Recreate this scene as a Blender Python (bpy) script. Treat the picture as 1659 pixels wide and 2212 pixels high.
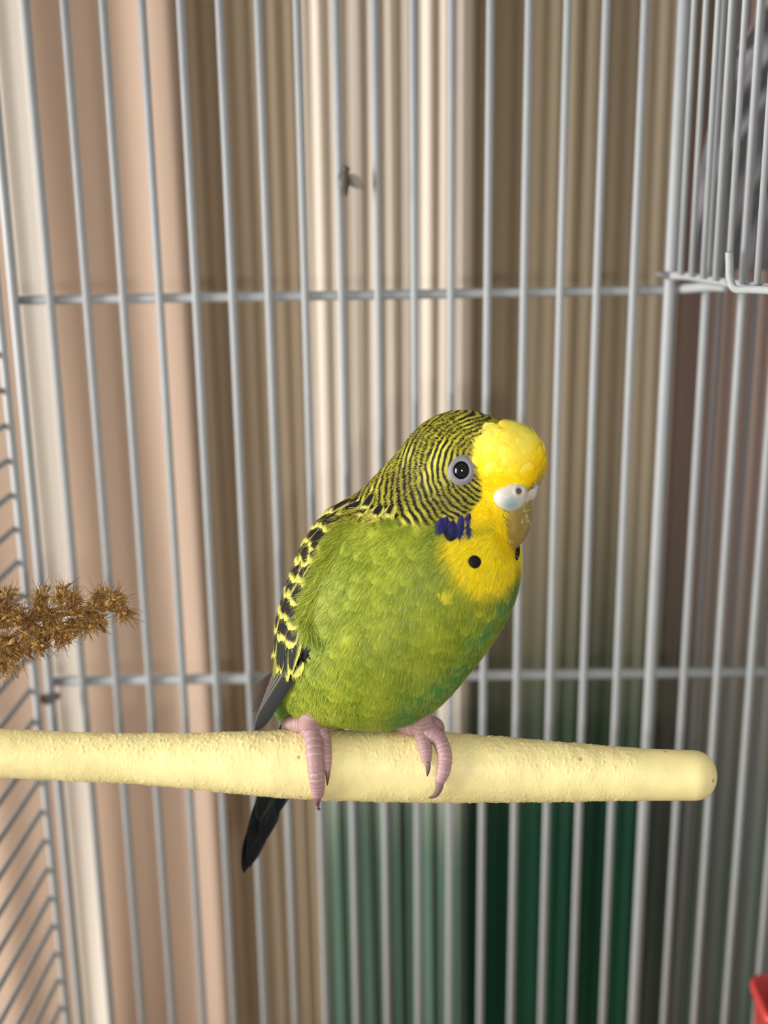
import bpy, math, random
import numpy as np
from mathutils import Matrix, Vector

rng = np.random.default_rng(7)
random.seed(7)
for o in list(bpy.data.objects):
    bpy.data.objects.remove(o)
scene = bpy.context.scene
COL = scene.collection

# ------------------------------------------------------------------ camera
FPX, IW, IH = 2949.0, 1659.0, 2212.0
PITCH, ROLL = math.radians(17.3), math.radians(0.73)
CAM = np.array([0.0, 0.0, 0.40])
fwd = np.array([0.0, math.cos(PITCH), -math.sin(PITCH)])
r0 = np.array([1.0, 0.0, 0.0])
u0 = np.cross(r0, fwd)
rgt = math.cos(ROLL) * r0 - math.sin(ROLL) * u0
upv = math.cos(ROLL) * u0 + math.sin(ROLL) * r0
cd = bpy.data.cameras.new('camera')
cam = bpy.data.objects.new('camera', cd)
COL.objects.link(cam)
cam.matrix_world = Matrix(((rgt[0], upv[0], -fwd[0], CAM[0]), (rgt[1], upv[1], -fwd[1], CAM[1]),
                           (rgt[2], upv[2], -fwd[2], CAM[2]), (0, 0, 0, 1)))
cd.sensor_fit = 'VERTICAL'
cd.sensor_height = 36.0
cd.lens = 36.0 * FPX / IH
cd.clip_start = 0.01
cd.dof.use_dof = True
cd.dof.focus_distance = 0.350
cd.dof.aperture_fstop = 48.0 / 5.6
scene.camera = cam

# ------------------------------------------------------------------ world, lights, exposure
world = bpy.data.worlds.new('world')
scene.world = world
world.use_nodes = True
wb = world.node_tree.nodes['Background']
wb.inputs[0].default_value = (1.0, 0.97, 0.94, 1)
wb.inputs[1].default_value = 0.42

def lamp(name, kind, loc, target, energy, color, size):
    d = bpy.data.lights.new(name, kind)
    d.energy = energy
    d.color = color
    if kind == 'AREA':
        d.size = size
    else:
        d.shadow_soft_size = size
    o = bpy.data.objects.new(name, d)
    COL.objects.link(o)
    o.location = loc
    v = Vector(target) - Vector(loc)
    o.rotation_euler = v.to_track_quat('-Z', 'Y').to_euler()
    return o
fl = lamp('phone_flash_offscreen', 'SPOT', (0.014, -0.004, 0.382), (-0.005, 0.34, 0.235), 2.1, (1.0, 0.97, 0.92), 0.005)
fl.data.spot_size = math.radians(78)
fl.data.spot_blend = 1.0
lamp('window_left_offscreen', 'AREA', (-1.75, 0.05, 0.45), (-0.10, 0.62, 0.12), 62.0, (1.0, 0.97, 0.94), 1.0)

vs = scene.view_settings
vs.view_transform = 'Standard'
vs.look = 'None'
vs.exposure = 0.15
vs.gamma = 1.0
vs.use_curve_mapping = False

# ------------------------------------------------------------------ helpers
def ray(px, py):
    return fwd + rgt * (px - IW / 2) / FPX - upv * (py - IH / 2) / FPX
def at(px, py, d):
    return CAM + ray(px, py) * d
def atY(px, py, Y):
    v = ray(px, py)
    return CAM + v * (Y - CAM[1]) / v[1]
def nrm(v):
    v = np.asarray(v, float)
    return v / np.maximum(np.linalg.norm(v, axis=-1, keepdims=True), 1e-12)
def smooth(a, b, x):
    t = np.clip((x - a) / (b - a), 0, 1)
    return t * t * (3 - 2 * t)
def lin(rgb):
    c = np.asarray(rgb, float) / 255.0
    return np.where(c <= 0.04045, c / 12.92, ((c + 0.055) / 1.055) ** 2.4)

class Noise:
    """sum of random sine waves, roughly -1..1"""
    def __init__(self, seed, scale, n=14):
        r = np.random.default_rng(seed)
        self.k = nrm(r.normal(size=(n, 3))) * (2 * math.pi / scale) * r.uniform(.6, 1.5, (n, 1))
        self.p = r.uniform(0, 6.283, n)
        self.n = n
    def __call__(self, P):
        return np.sin(P @ self.k.T + self.p).sum(-1) / math.sqrt(self.n)

def mesh_obj(name, V, Fc, mat, parent=None, col=None, smooth_shade=True):
    m = bpy.data.meshes.new(name)
    V = np.asarray(V, float)
    m.from_pydata([tuple(v) for v in V], [], [tuple(f) for f in Fc]) if len(V) < 3000 else fast_mesh(m, V, Fc)
    if col is not None:
        a = m.color_attributes.new('tint', 'FLOAT_COLOR', 'POINT')
        c = np.ones((len(V), 4), np.float32)
        c[:, :3] = col
        a.data.foreach_set('color', c.ravel())
    if smooth_shade:
        m.polygons.foreach_set('use_smooth', np.ones(len(m.polygons), bool))
    m.materials.append(mat)
    m.update()
    o = bpy.data.objects.new(name, m)
    COL.objects.link(o)
    if parent is not None:
        o.parent = parent
        o.matrix_parent_inverse = parent_inv(parent)
    return o
def parent_inv(p):
    # roots are unrotated Empties; parts are modelled in place, so their own matrix is identity
    return Matrix.Translation(p.location).inverted() if p.type == 'EMPTY' else Matrix.Identity(4)
def fast_mesh(m, V, Fc):
    Fc = np.asarray(Fc)
    n, k = Fc.shape
    m.vertices.add(len(V))
    m.vertices.foreach_set('co', V.astype(np.float32).ravel())
    m.loops.add(n * k)
    m.loops.foreach_set('vertex_index', Fc.astype(np.int32).ravel())
    m.polygons.add(n)
    m.polygons.foreach_set('loop_start', (np.arange(n) * k).astype(np.int32))
    m.polygons.foreach_set('loop_total', np.full(n, k, np.int32))
    m.update(calc_edges=True)
def thing(name, loc, label, cat, group=None):
    o = bpy.data.objects.new(name, None)
    COL.objects.link(o)
    o.location = tuple(loc)
    o.empty_display_size = 0.01
    tag(o, label, cat, group)
    return o
def tag(o, label, cat, group=None):
    o['label'] = label
    o['category'] = cat
    if group:
        o['group'] = group
    return o

def tube(path, rad, seg=10, cap=True):
    """tube along a polyline; rad scalar or list. returns V, F (quads and caps as fans of quads)"""
    P = np.asarray(path, float)
    n = len(P)
    R = np.broadcast_to(np.asarray(rad, float), (n,))
    T = nrm(np.gradient(P, axis=0))
    ref = np.array([0, 0, 1.0]) if abs(T[0][2]) < .9 else np.array([1.0, 0, 0])
    N = nrm(np.cross(T[0], ref))
    V = []
    for i in range(n):
        N = nrm(N - T[i] * np.dot(N, T[i]))
        B = np.cross(T[i], N)
        for j in range(seg):
            a = 2 * math.pi * j / seg
            V.append(P[i] + R[i] * (math.cos(a) * N + math.sin(a) * B))
    Fc = []
    for i in range(n - 1):
        for j in range(seg):
            k = (j + 1) % seg
            Fc.append((i * seg + j, i * seg + k, (i + 1) * seg + k, (i + 1) * seg + j))
    if cap:
        Fc.append(tuple(range(seg))[::-1])
        Fc.append(tuple((n - 1) * seg + j for j in range(seg)))
    return V, Fc
def join(parts):
    V, Fc = [], []
    for v, f in parts:
        b = len(V)
        V.extend([tuple(x) for x in v])
        Fc.extend([tuple(i + b for i in q) for q in f])
    return V, Fc
def bez(pts, n=24):
    """Catmull-Rom through the points"""
    P = np.asarray(pts, float)
    P = np.vstack([2 * P[0] - P[1], P, 2 * P[-1] - P[-2]])
    out = []
    segs = len(P) - 3
    for i in range(segs):
        for t in np.linspace(0, 1, n // segs + 1, endpoint=False):
            a, b, c, d = P[i:i + 4]
            out.append(.5 * (2 * b + (c - a) * t + (2 * a - 5 * b + 4 * c - d) * t * t + (3 * b - a - 3 * c + d) * t ** 3))
    out.append(P[-2])
    return np.array(out)

# ------------------------------------------------------------------ materials
def mat(name, color, rough=.6, spec=.4, attr=False, sss=0.0, coat=0.0, trans=0.0):
    m = bpy.data.materials.new(name)
    m.use_nodes = True
    nt = m.node_tree
    b = nt.nodes['Principled BSDF']
    b.inputs['Roughness'].default_value = rough
    b.inputs['Specular IOR Level'].default_value = spec
    b.inputs['Coat Weight'].default_value = coat
    if sss:
        b.inputs['Subsurface Weight'].default_value = sss
        b.inputs['Subsurface Radius'].default_value = (1, .5, .3)
        b.inputs['Subsurface Scale'].default_value = 0.001
    if attr:
        a = nt.nodes.new('ShaderNodeAttribute')
        a.attribute_name = 'tint'
        nt.links.new(a.outputs['Color'], b.inputs['Base Color'])
    else:
        b.inputs['Base Color'].default_value = (*lin(color), 1)
    return m
def noise_var(m, scale, amount, detail=4, bump=0.0, bscale=None, bdist=.0005):
    """multiplies base colour by a fine noise, adds bump"""
    nt = m.node_tree
    b = nt.nodes['Principled BSDF']
    tc = nt.nodes.new('ShaderNodeTexCoord')
    n = nt.nodes.new('ShaderNodeTexNoise')
    n.inputs['Scale'].default_value = scale
    n.inputs['Detail'].default_value = detail
    nt.links.new(tc.outputs['Object'], n.inputs['Vector'])
    mx = nt.nodes.new('ShaderNodeMix')
    mx.data_type = 'RGBA'
    mx.blend_type = 'MULTIPLY'
    mx.inputs[0].default_value = 1.0
    mr = nt.nodes.new('ShaderNodeMapRange')
    mr.inputs[1].default_value = .3
    mr.inputs[2].default_value = .7
    mr.inputs[3].default_value = 1 - amount
    mr.inputs[4].default_value = 1 + amount * .4
    nt.links.new(n.outputs['Fac'], mr.inputs[0])
    bc = b.inputs['Base Color']
    if bc.is_linked:
        nt.links.new(bc.links[0].from_socket, mx.inputs[6])
    else:
        mx.inputs[6].default_value = bc.default_value
    nt.links.new(mr.outputs[0], mx.inputs[7])
    nt.links.new(mx.outputs[2], bc)
    if bump:
        n2 = nt.nodes.new('ShaderNodeTexNoise')
        n2.inputs['Scale'].default_value = bscale or scale
        n2.inputs['Detail'].default_value = 5
        nt.links.new(tc.outputs['Object'], n2.inputs['Vector'])
        bp = nt.nodes.new('ShaderNodeBump')
        bp.inputs['Strength'].default_value = bump
        bp.inputs['Distance'].default_value = bdist
        nt.links.new(n2.outputs['Fac'], bp.inputs['Height'])
        nt.links.new(bp.outputs[0], b.inputs['Normal'])
    return m

M_wire = noise_var(mat('white_enamel_wire', (166, 170, 172), .45, .40), 60, .06)
M_wire2 = noise_var(mat('grey_enamel_wire', (112, 111, 113), .5, .4), 60, .06)
M_rust = noise_var(mat('rusty_screw', (120, 82, 40), .7), 900, .4)
M_feather = mat('feather', (0, 0, 0), .62, .25, attr=True)
M_strand = mat('feather_barbs', (0, 0, 0), .55, .3, attr=True)
M_skin = noise_var(mat('scaly_skin', (0, 0, 0), .5, .4, attr=True, sss=.15), 1500, .10, bump=.35, bscale=1800, bdist=.0002)
M_claw = noise_var(mat('claw_horn', (0, 0, 0), .3, .5, attr=True), 900, .15)
M_cere = noise_var(mat('cere_skin', (0, 0, 0), .42, .45, attr=True, sss=.2), 1400, .05, bump=.15, bscale=1500, bdist=.0002)
M_eye = mat('eye_black', (4, 3, 3), .03, .45)
M_dark = mat('nostril_shaded_skin', (88, 68, 70), .8)  # skin tone set dark to stand for shade inside the nostril

def beak_material():
    m = noise_var(mat('beak_horn', (146, 124, 54), .28, .55, sss=.2), 260, .25, bump=.3, bscale=420, bdist=.0003)
    nt = m.node_tree
    b = nt.nodes['Principled BSDF']
    tc = nt.nodes['Texture Coordinate']
    # pale flaking lines in the horn
    n1 = nt.nodes.new('ShaderNodeTexNoise'); n1.inputs['Scale'].default_value = 170; n1.inputs['Detail'].default_value = 3
    nt.links.new(tc.outputs['Object'], n1.inputs['Vector'])
    sb = nt.nodes.new('ShaderNodeMath'); sb.operation = 'SUBTRACT'; sb.inputs[1].default_value = .56
    nt.links.new(n1.outputs['Fac'], sb.inputs[0])
    ab = nt.nodes.new('ShaderNodeMath'); ab.operation = 'ABSOLUTE'
    nt.links.new(sb.outputs[0], ab.inputs[0])
    mr = nt.nodes.new('ShaderNodeMapRange'); mr.inputs[1].default_value = .004; mr.inputs[2].default_value = .014; mr.inputs[3].default_value = .5; mr.inputs[4].default_value = 0
    nt.links.new(ab.outputs[0], mr.inputs[0])
    mx = nt.nodes.new('ShaderNodeMix'); mx.data_type = 'RGBA'
    nt.links.new(mr.outputs[0], mx.inputs[0])
    nt.links.new(b.inputs['Base Color'].links[0].from_socket, mx.inputs[6])
    mx.inputs[7].default_value = (*lin((225, 212, 170)), 1)
    nt.links.new(mx.outputs[2], b.inputs['Base Color'])
    return m
M_beak = beak_material()
def perch_material():
    m = mat('sanded_perch', (243, 227, 160), .5, .45)
    noise_var(m, 130, .14, 8, bump=.30, bscale=2600, bdist=.00015)
    nt = m.node_tree
    b = nt.nodes['Principled BSDF']
    tc = nt.nodes['Texture Coordinate']
    v = nt.nodes.new('ShaderNodeTexVoronoi')
    v.inputs['Scale'].default_value = 150
    v.inputs['Randomness'].default_value = 1
    mp = nt.nodes.new('ShaderNodeMapping')
    nt.links.new(tc.outputs['Object'], mp.inputs[0])
    nt.links.new(mp.outputs[0], v.inputs['Vector'])
    # small brown specks: inside a tight radius of a few cells only
    lt = nt.nodes.new('ShaderNodeMath'); lt.operation = 'LESS_THAN'; lt.inputs[1].default_value = .08
    nt.links.new(v.outputs['Distance'], lt.inputs[0])
    sep = nt.nodes.new('ShaderNodeSeparateColor')
    nt.links.new(v.outputs['Color'], sep.inputs[0])
    gt = nt.nodes.new('ShaderNodeMath'); gt.operation = 'GREATER_THAN'; gt.inputs[1].default_value = .45
    nt.links.new(sep.outputs[0], gt.inputs[0])
    mu = nt.nodes.new('ShaderNodeMath'); mu.operation = 'MULTIPLY'
    nt.links.new(lt.outputs[0], mu.inputs[0]); nt.links.new(gt.outputs[0], mu.inputs[1])
    mu2 = nt.nodes.new('ShaderNodeMath'); mu2.operation = 'MULTIPLY'; mu2.inputs[1].default_value = .6
    nt.links.new(mu.outputs[0], mu2.inputs[0])
    mx = nt.nodes.new('ShaderNodeMix'); mx.data_type = 'RGBA'
    nt.links.new(mu2.outputs[0], mx.inputs[0])
    nt.links.new(b.inputs['Base Color'].links[0].from_socket, mx.inputs[6])
    mx.inputs[7].default_value = (*lin((150, 105, 45)), 1)
    nt.links.new(mx.outputs[2], b.inputs['Base Color'])
    return m
M_perch = perch_material()
M_husk = noise_var(mat('dry_husk', (0, 0, 0), .6, .3, attr=True), 700, .25)
M_red = noise_var(mat('red_plastic', (190, 62, 55), .35, .5), 40, .1)
M_bag = noise_var(mat('grey_cloth', (150, 147, 152), .8, .2), 40, .15)
M_fly = noise_var(mat('fly_dark', (84, 76, 68), .6), 400, .2)
M_flywing = mat('fly_wing', (138, 128, 120), .5)
M_wall = noise_var(mat('painted_plaster', (205, 196, 180), .85, .2), 6, .08)
M_shelf = noise_var(mat('shelf_board', (170, 150, 120), .6), 12, .2)

def curtain_material(name, top, low, z_mid, z_soft, seed, stripe=.0):
    """woven cloth: upper dye and lower dye with an uneven edge, thin woven stripes"""
    m = bpy.data.materials.new(name)
    m.use_nodes = True
    nt = m.node_tree
    for n in list(nt.nodes):
        nt.nodes.remove(n)
    out = nt.nodes.new('ShaderNodeOutputMaterial')
    tc = nt.nodes.new('ShaderNodeTexCoord')
    sx = nt.nodes.new('ShaderNodeSeparateXYZ')
    nt.links.new(tc.outputs['Object'], sx.inputs[0])
    mp = nt.nodes.new('ShaderNodeMapping')
    mp.inputs['Scale'].default_value = (31, 31, 2.3)
    mp.inputs['Location'].default_value = (seed * 3.1, 0, seed)
    nt.links.new(tc.outputs['Object'], mp.inputs[0])
    nz = nt.nodes.new('ShaderNodeTexNoise')
    nz.inputs['Scale'].default_value = 1.0
    nz.inputs['Detail'].default_value = 2
    nt.links.new(mp.outputs[0], nz.inputs['Vector'])
    off = nt.nodes.new('ShaderNodeMath'); off.operation = 'MULTIPLY_ADD'
    off.inputs[1].default_value = .11; off.inputs[2].default_value = -.055
    nt.links.new(nz.outputs['Fac'], off.inputs[0])
    ad = nt.nodes.new('ShaderNodeMath'); ad.operation = 'ADD'
    nt.links.new(sx.outputs[2], ad.inputs[0]); nt.links.new(off.outputs[0], ad.inputs[1])
    mr = nt.nodes.new('ShaderNodeMapRange'); mr.interpolation_type = 'SMOOTHSTEP'
    mr.inputs[1].default_value = z_mid - z_soft; mr.inputs[2].default_value = z_mid + z_soft
    nt.links.new(ad.outputs[0], mr.inputs[0])
    mx = nt.nodes.new('ShaderNodeMix'); mx.data_type = 'RGBA'
    mx.inputs[6].default_value = (*lin(low), 1); mx.inputs[7].default_value = (*lin(top), 1)
    nt.links.new(mr.outputs[0], mx.inputs[0])
    mp2 = nt.nodes.new('ShaderNodeMapping')
    mp2.inputs['Scale'].default_value = (75, 75, 1.2)
    mp2.inputs['Location'].default_value = (seed * 1.7, 0, 0)
    nt.links.new(tc.outputs['Object'], mp2.inputs[0])
    n2 = nt.nodes.new('ShaderNodeTexNoise'); n2.inputs['Scale'].default_value = 1; n2.inputs['Detail'].default_value = 3
    nt.links.new(mp2.outputs[0], n2.inputs['Vector'])
    m2 = nt.nodes.new('ShaderNodeMapRange')
    m2.inputs[1].default_value = .3; m2.inputs[2].default_value = .7
    m2.inputs[3].default_value = 1 - stripe; m2.inputs[4].default_value = 1 + stripe * .5
    nt.links.new(n2.outputs['Fac'], m2.inputs[0])
    mu = nt.nodes.new('ShaderNodeMix'); mu.data_type = 'RGBA'; mu.blend_type = 'MULTIPLY'; mu.inputs[0].default_value = 1
    nt.links.new(mx.outputs[2], mu.inputs[6]); nt.links.new(m2.outputs[0], mu.inputs[7])
    df = nt.nodes.new('ShaderNodeBsdfDiffuse')
    tr = nt.nodes.new('ShaderNodeBsdfTranslucent')
    nt.links.new(mu.outputs[2], df.inputs[0]); nt.links.new(mu.outputs[2], tr.inputs[0])
    ms = nt.nodes.new('ShaderNodeMixShader'); ms.inputs[0].default_value = .35
    nt.links.new(df.outputs[0], ms.inputs[1]); nt.links.new(tr.outputs[0], ms.inputs[2])
    nt.links.new(ms.outputs[0], out.inputs[0])
    return m

# ------------------------------------------------------------------ structure: unseen shelf the cage stands on
ZF = -0.060
def box(x0, x1, y0, y1, z0, z1):
    V = [(x, y, z) for z in (z0, z1) for y in (y0, y1) for x in (x0, x1)]
    Fc = [(0, 2, 3, 1), (4, 5, 7, 6), (0, 1, 5, 4), (2, 6, 7, 3), (0, 4, 6, 2), (1, 3, 7, 5)]
    return V, Fc
V, Fc = box(-.45, .45, -.02, .555, ZF - .025, ZF)
o = mesh_obj('shelf_1', V, Fc, M_shelf, smooth_shade=False)
o['kind'] = 'structure'
V, Fc = box(-1.2, 1.2, -.6, 1.65, -.80, -.76)
o = mesh_obj('floor', V, Fc, M_shelf, smooth_shade=False)
o['kind'] = 'structure'
V, Fc = box(-1.2, 1.2, 1.6, 1.65, -.80, 1.6)
o = mesh_obj('wall_back', V, Fc, M_wall, smooth_shade=False)
o['kind'] = 'structure'

# ------------------------------------------------------------------ curtains behind the cage
def curtain(name, x0, x1, Y, period, amp, m, label, seed, z0=-.75, z1=.95, period2=.11, amp2=.008):
    n = int((x1 - x0) / period * 14) + 2
    nz = 40
    xs = np.linspace(x0, x1, n)
    zs = np.linspace(z0, z1, nz)
    r = np.random.default_rng(seed)
    jit = np.cumsum(r.normal(size=n)) * .035
    ph = xs / period * 2 * math.pi + jit
    X, Z = np.meshgrid(xs, zs)
    PH = np.broadcast_to(ph, X.shape)
    sway = .5 * np.sin(Z * 5 + seed) + .35 * np.sin(Z * 11 + X * 20)
    am = amp * (1 + .45 * np.sin(X / period * .37 + seed) + .2 * np.sin(Z * 4 + X * 60))
    Yv = Y + am * np.sin(PH + sway) + am * .3 * np.sin(2.3 * PH + 1 + sway) + amp2 * np.sin(X / period2 * 6.283 + seed + .4 * np.sin(Z * 3))
    Xv = X + am * .35 * np.cos(PH + sway)
    V = np.stack([Xv, Yv, Z], -1).reshape(-1, 3)
    i = np.arange(nz - 1)[:, None] * n + np.arange(n - 1)[None, :]
    Fq = np.stack([i, i + 1, i + n + 1, i + n], -1).reshape(-1, 4)
    o = mesh_obj(name, V, Fq, m)
    s = o.modifiers.new('thickness', 'SOLIDIFY'); s.thickness = .0006
    tag(o, label, 'curtain')
    return o
mA = curtain_material('pink_beige_cloth', (211, 188, 168), (211, 188, 168), .205, .08, 1, .06)
mB = curtain_material('olive_tan_cloth', (206, 190, 166), (206, 190, 166), .18, .12, 2, .06)
mC = curtain_material('cream_cloth', (234, 224, 210), (104, 130, 114), .085, .07, 3, .06)
mG = curtain_material('olive_brown_cloth', (190, 174, 148), (50, 96, 76), .14, .12, 8, .06)
mD = curtain_material('brown_green_cloth', (208, 194, 170), (54, 102, 80), .14, .12, 4, .06)
mF = curtain_material('mauve_brown_cloth', (180, 160, 150), (112, 124, 114), .12, .14, 6, .06)
mE = curtain_material('white_strip', (240, 234, 224), (240, 234, 224), .19, .14, 5, .05)
ZC = dict(z0=-.75, z1=.85)
curtain('curtain', -.70, -.0826, .600, .060, .0035, mA, 'smooth pinkish beige curtain hanging in broad folds', 11, amp2=.0025, period2=.08, **ZC)
curtain('curtain', -.0910, -.0245, .6125, .0070, .0017, mB, 'narrow olive tan pleated curtain beside the pink curtain', 12, amp2=.001, period2=.05, **ZC)
curtain('curtain', -.0315, .0400, .600, .0076, .0020, mC, 'pale cream pleated curtain turning grey green lower down', 13, amp2=.0015, period2=.06, **ZC)
curtain('curtain', .0330, .0960, .6125, .0078, .0019, mG, 'dark olive brown pleated curtain next to the cream one', 14, amp2=.001, period2=.05, **ZC)
curtain('curtain', .0896, .1344, .6240, .0074, .0017, mD, 'light tan pleated curtain turning dark green lower down', 17, amp2=.001, period2=.05, **ZC)
curtain('curtain', .1288, .70, .6360, .0090, .0019, mF, 'dull mauve brown pleated curtain behind the divider wires', 16, amp2=.001, period2=.05, **ZC)
xw = atY(58, 500, .586)[0]  # white strip added to imitate a band of brightness over the pink curtain
curtain('bright_strip', xw - .0065, xw + .0085, .586, .022, .0018, mE, 'narrow white strip added for the bright band in front of the pink curtain', 15, period2=.3, amp2=0, **ZC)

# ------------------------------------------------------------------ cage
YW = 0.4506
XL, XR, PITCHB = -0.1210, 0.0948, 0.0120
ZT = 0.60
cage = thing('bird_cage', (0, YW, ZF), 'white wire bird cage around the perch and the budgerigar', 'cage')
def wire(name, path, rad, parent, m=None, seg=10):
    V, Fc = tube(path, rad, seg)
    return mesh_obj(name, V, Fc, m or M_wire, parent)
proto = {}
def vbar(name, x, y, zlo, zhi, rad, parent, m=None):
    """straight vertical wire, shared mesh"""
    key = (round(zlo, 3), round(zhi, 3), rad, (m or M_wire).name)
    if key not in proto:
        o = wire(name, [(0, 0, zlo), (0, 0, (zlo + zhi) / 2), (0, 0, zhi)], rad, None, m)
        proto[key] = o.data
        first = o
    else:
        first = bpy.data.objects.new(name, proto[key])
        COL.objects.link(first)
    first.parent = parent
    first.matrix_parent_inverse = Matrix.Translation(parent.location).inverted()
    first.location = (x, y, 0)
    return first
RB = .00136
for i in range(0, 24):
    if i in (0, 18):
        continue
    vbar('bar', XL + PITCHB * i, YW, ZF, ZT, RB, cage)
vbar('corner_post', XL, YW, ZF, ZT, .0016, cage)
vbar('corner_post', XL + PITCHB * 18, YW, ZF, ZT, .0020, cage)
XE = XL + PITCHB * 23
for z, r_ in ((.1966, .0019), (ZF + .002, .0018), (ZT, .0018)):
    wire('cross_wire', [(XL, YW + .0026, z), (0, YW + .0026, z), (XE, YW + .0026, z)], r_, cage)
# upper cross wire ends at the divider and curls up along its lower edge
wire('cross_wire', np.vstack([[(XL, YW + .0026, .334), (0, YW + .0026, .3342)],
     bez([(XR - .004, YW + .0026, .3345), (XR + .004, YW + .0005, .3352), (XR + .0095, YW - .012, .3376), (XR + .0125, YW - .024, .3392)], 18)]), .0016, cage)

# left side: horizontal wires running forward from an upright
PY2 = YW - .0085
PX2 = XL - .0028
vbar('corner_post', PX2, PY2, ZF, ZT, .0014, cage)
dl = ray(1100, 185); dl[2] = 0; dl = nrm(dl)
for i in range(0, 55):
    z = ZF + .006 + PITCHB * i
    p0 = np.array([PX2 - .0022, PY2, z]); p1 = p0 - dl * .36
    if i == 0:
        V, Fc = tube([(0, 0, 0), tuple(-dl * .18), tuple(-dl * .36)], .00105, 8)
        q = mesh_obj('side_wire', V, Fc, M_wire, cage)
        sw = q.data
    else:
        q = bpy.data.objects.new('side_wire', sw)
        COL.objects.link(q); q.parent = cage
        q.matrix_parent_inverse = Matrix.Translation(cage.location).inverted()
    q.location = tuple(p0)
e = np.array([PX2 - .0032, PY2, 0]) - dl * .36
vbar('corner_post', e[0] + .0028, e[1], ZF, ZT, .0018, cage)
# clip with a rusty screw tying the left corner
pc = atY(103, 1505, YW - .004)
V, Fc = tube(bez([pc + (-.0045, 0, -.001), pc + (-.002, -.0022, .0008), pc + (.002, -.0018, .001), pc + (.0035, .001, 0), pc + (.0015, .003, -.002), pc + (-.002, .001, -.003)], 26), .0011, 8)
cl = mesh_obj('corner_clip', V, Fc, M_wire2, cage)
V, Fc = tube([pc + (-.0012, -.0038, .0004), pc + (-.0012, -.0030, .0004), pc + (-.0012, -.0010, .0004)], [.0013, .0015, .0011], 10)
mesh_obj('screw', V, Fc, M_rust, cl)

# right side divider: close-set upright wires that stop above an opening
th = math.radians(4.0)
dr = np.array([math.sin(th), -math.cos(th), 0.0])
ends = []
for t in range(1, 15):
    b = np.array([XR, YW, 0]) + dr * (PITCHB * t)
    q = atY(0, 0, b[1])
    # lower end: edge of the opening rises gently toward the front
    zlo = .3405 + .0009 * t + .00002 * t * t
    wire('divider_bar', [(b[0], b[1], zlo), (b[0], b[1], .45), (b[0], b[1], ZT)], .00092, cage)
    ends.append((b[0], b[1], zlo))
E_ = np.array(ends)
wire('divider_edge_wire', bez([np.array([XR + .0002, YW - .003, .3400])] + [E_[i] + (.0022, 0, -.0004) for i in range(0, 14, 2)] , 36), .0013, cage)
wire('divider_top_wire', [(XR, YW, ZT), E_[6] * (1, 1, 0) + (0, 0, ZT), E_[13] * (1, 1, 0) + (0, 0, ZT)], .0016, cage)
# door hook bent like an L
b6 = np.array([XR, YW, 0]) + dr * (PITCHB * 6.2)
h0 = atY(1575, 545, b6[1]); h1 = atY(1577, 600, b6[1]); h2 = atY(1588, 624, b6[1] - .002); h3 = atY(1665, 627, b6[1] - .024)
wire('door_hook', bez([h0, (h0 + h1) / 2, h1, h2, (h2 + h3) / 2, h3], 30), .0011, cage)
# wire tie round the divider post
pt = atY(1447, 594, YW)
wire('wire_tie', bez([pt + (-.0042, -.0006, .0005), pt + (-.002, -.0022, .0002), pt + (.0015, -.0024, -.0002), pt + (.0030, .0002, -.0004), pt + (.0060, -.004, .0)], 24), .0011, cage, M_wire2)

# neighbouring cage, its wires just behind on the right
nb = thing('bird_cage', (.20, YW + .020, ZF), 'greyish wire panel of a second cage standing behind the right end', 'cage')
xn = atY(1573, 1500, YW + .018)[0]
for i in range(-1, 9):
    vbar('bar', xn + .0122 * i, YW + .018, ZF, ZT, .00095, nb, M_wire2)
for z in (ZF + .002, ZT):
    wire('cross_wire', [(xn - .0122, YW + .0198, z), (xn + .04, YW + .0198, z), (xn + .0976, YW + .0198, z)], .0014, nb, M_wire2)

# ------------------------------------------------------------------ grey rumpled cloth behind the divider
def cloth():
    nu, nv = 60, 70
    V = []
    base = atY(1600, 420, .462)
    for j in range(nv):
        t = j / (nv - 1)            # 0 bottom .. 1 top
        z = .336 + t * .092
        xl = .1110 - .004 * math.sin(3 * t) + .020 * t ** 1.6
        for i in range(nu):
            s = i / (nu - 1)
            x = xl + s * .070
            f = math.sin((s * 34 - t * 14) + 1.3 * math.sin(5 * t + s * 3)) + .5 * math.sin(s * 61 - t * 25 + 2)
            y = .484 + .0028 * f + .004 * math.sin(4 * s + 2 * t)
            V.append((x, y, z))
    Fc = [(j * nu + i, j * nu + i + 1, (j + 1) * nu + i + 1, (j + 1) * nu + i) for j in range(nv - 1) for i in range(nu - 1)]
    o = mesh_obj('rumpled_cloth', V, np.array(Fc), M_bag)
    s = o.modifiers.new('thickness', 'SOLIDIFY'); s.thickness = .0008
    tag(o, 'grey rumpled cloth with slanting creases hung behind the close-set wires', 'cloth')
cloth()

# ------------------------------------------------------------------ red tub at the lower right
def tub():
    p = atY(1625, 2118, .412)
    H = p[2] - ZF - .0070
    prof = [(0, .0), (.024, 0), (.026, .003), (.0285, H * .5), (.0305, H - .004), (.0322, H - .0035), (.0324, H - .0006), (.0312, H), (.0296, H - .001), (.0276, H * .5), (.0245, .005), (0, .004)]
    seg = 40
    V, Fc = [], []
    for r_, z in prof:
        for k in range(seg):
            a = 2 * math.pi * k / seg
            q_ = (abs(math.cos(a)) ** 7 + abs(math.sin(a)) ** 7) ** (-1 / 7)
            V.append((r_ * q_ * math.cos(a), .45 * r_ * q_ * math.sin(a), z))
    for i in range(len(prof) - 1):
        for k in range(seg):
            l = (k + 1) % seg
            Fc.append((i * seg + k, i * seg + l, (i + 1) * seg + l, (i + 1) * seg + k))
    o = mesh_obj('tub', V, np.array(Fc), M_red)
    o.location = (p[0] + .0345, .412, ZF)
    tag(o, 'red plastic tub standing at the foot of the wires', 'tub')
tub()

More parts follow.
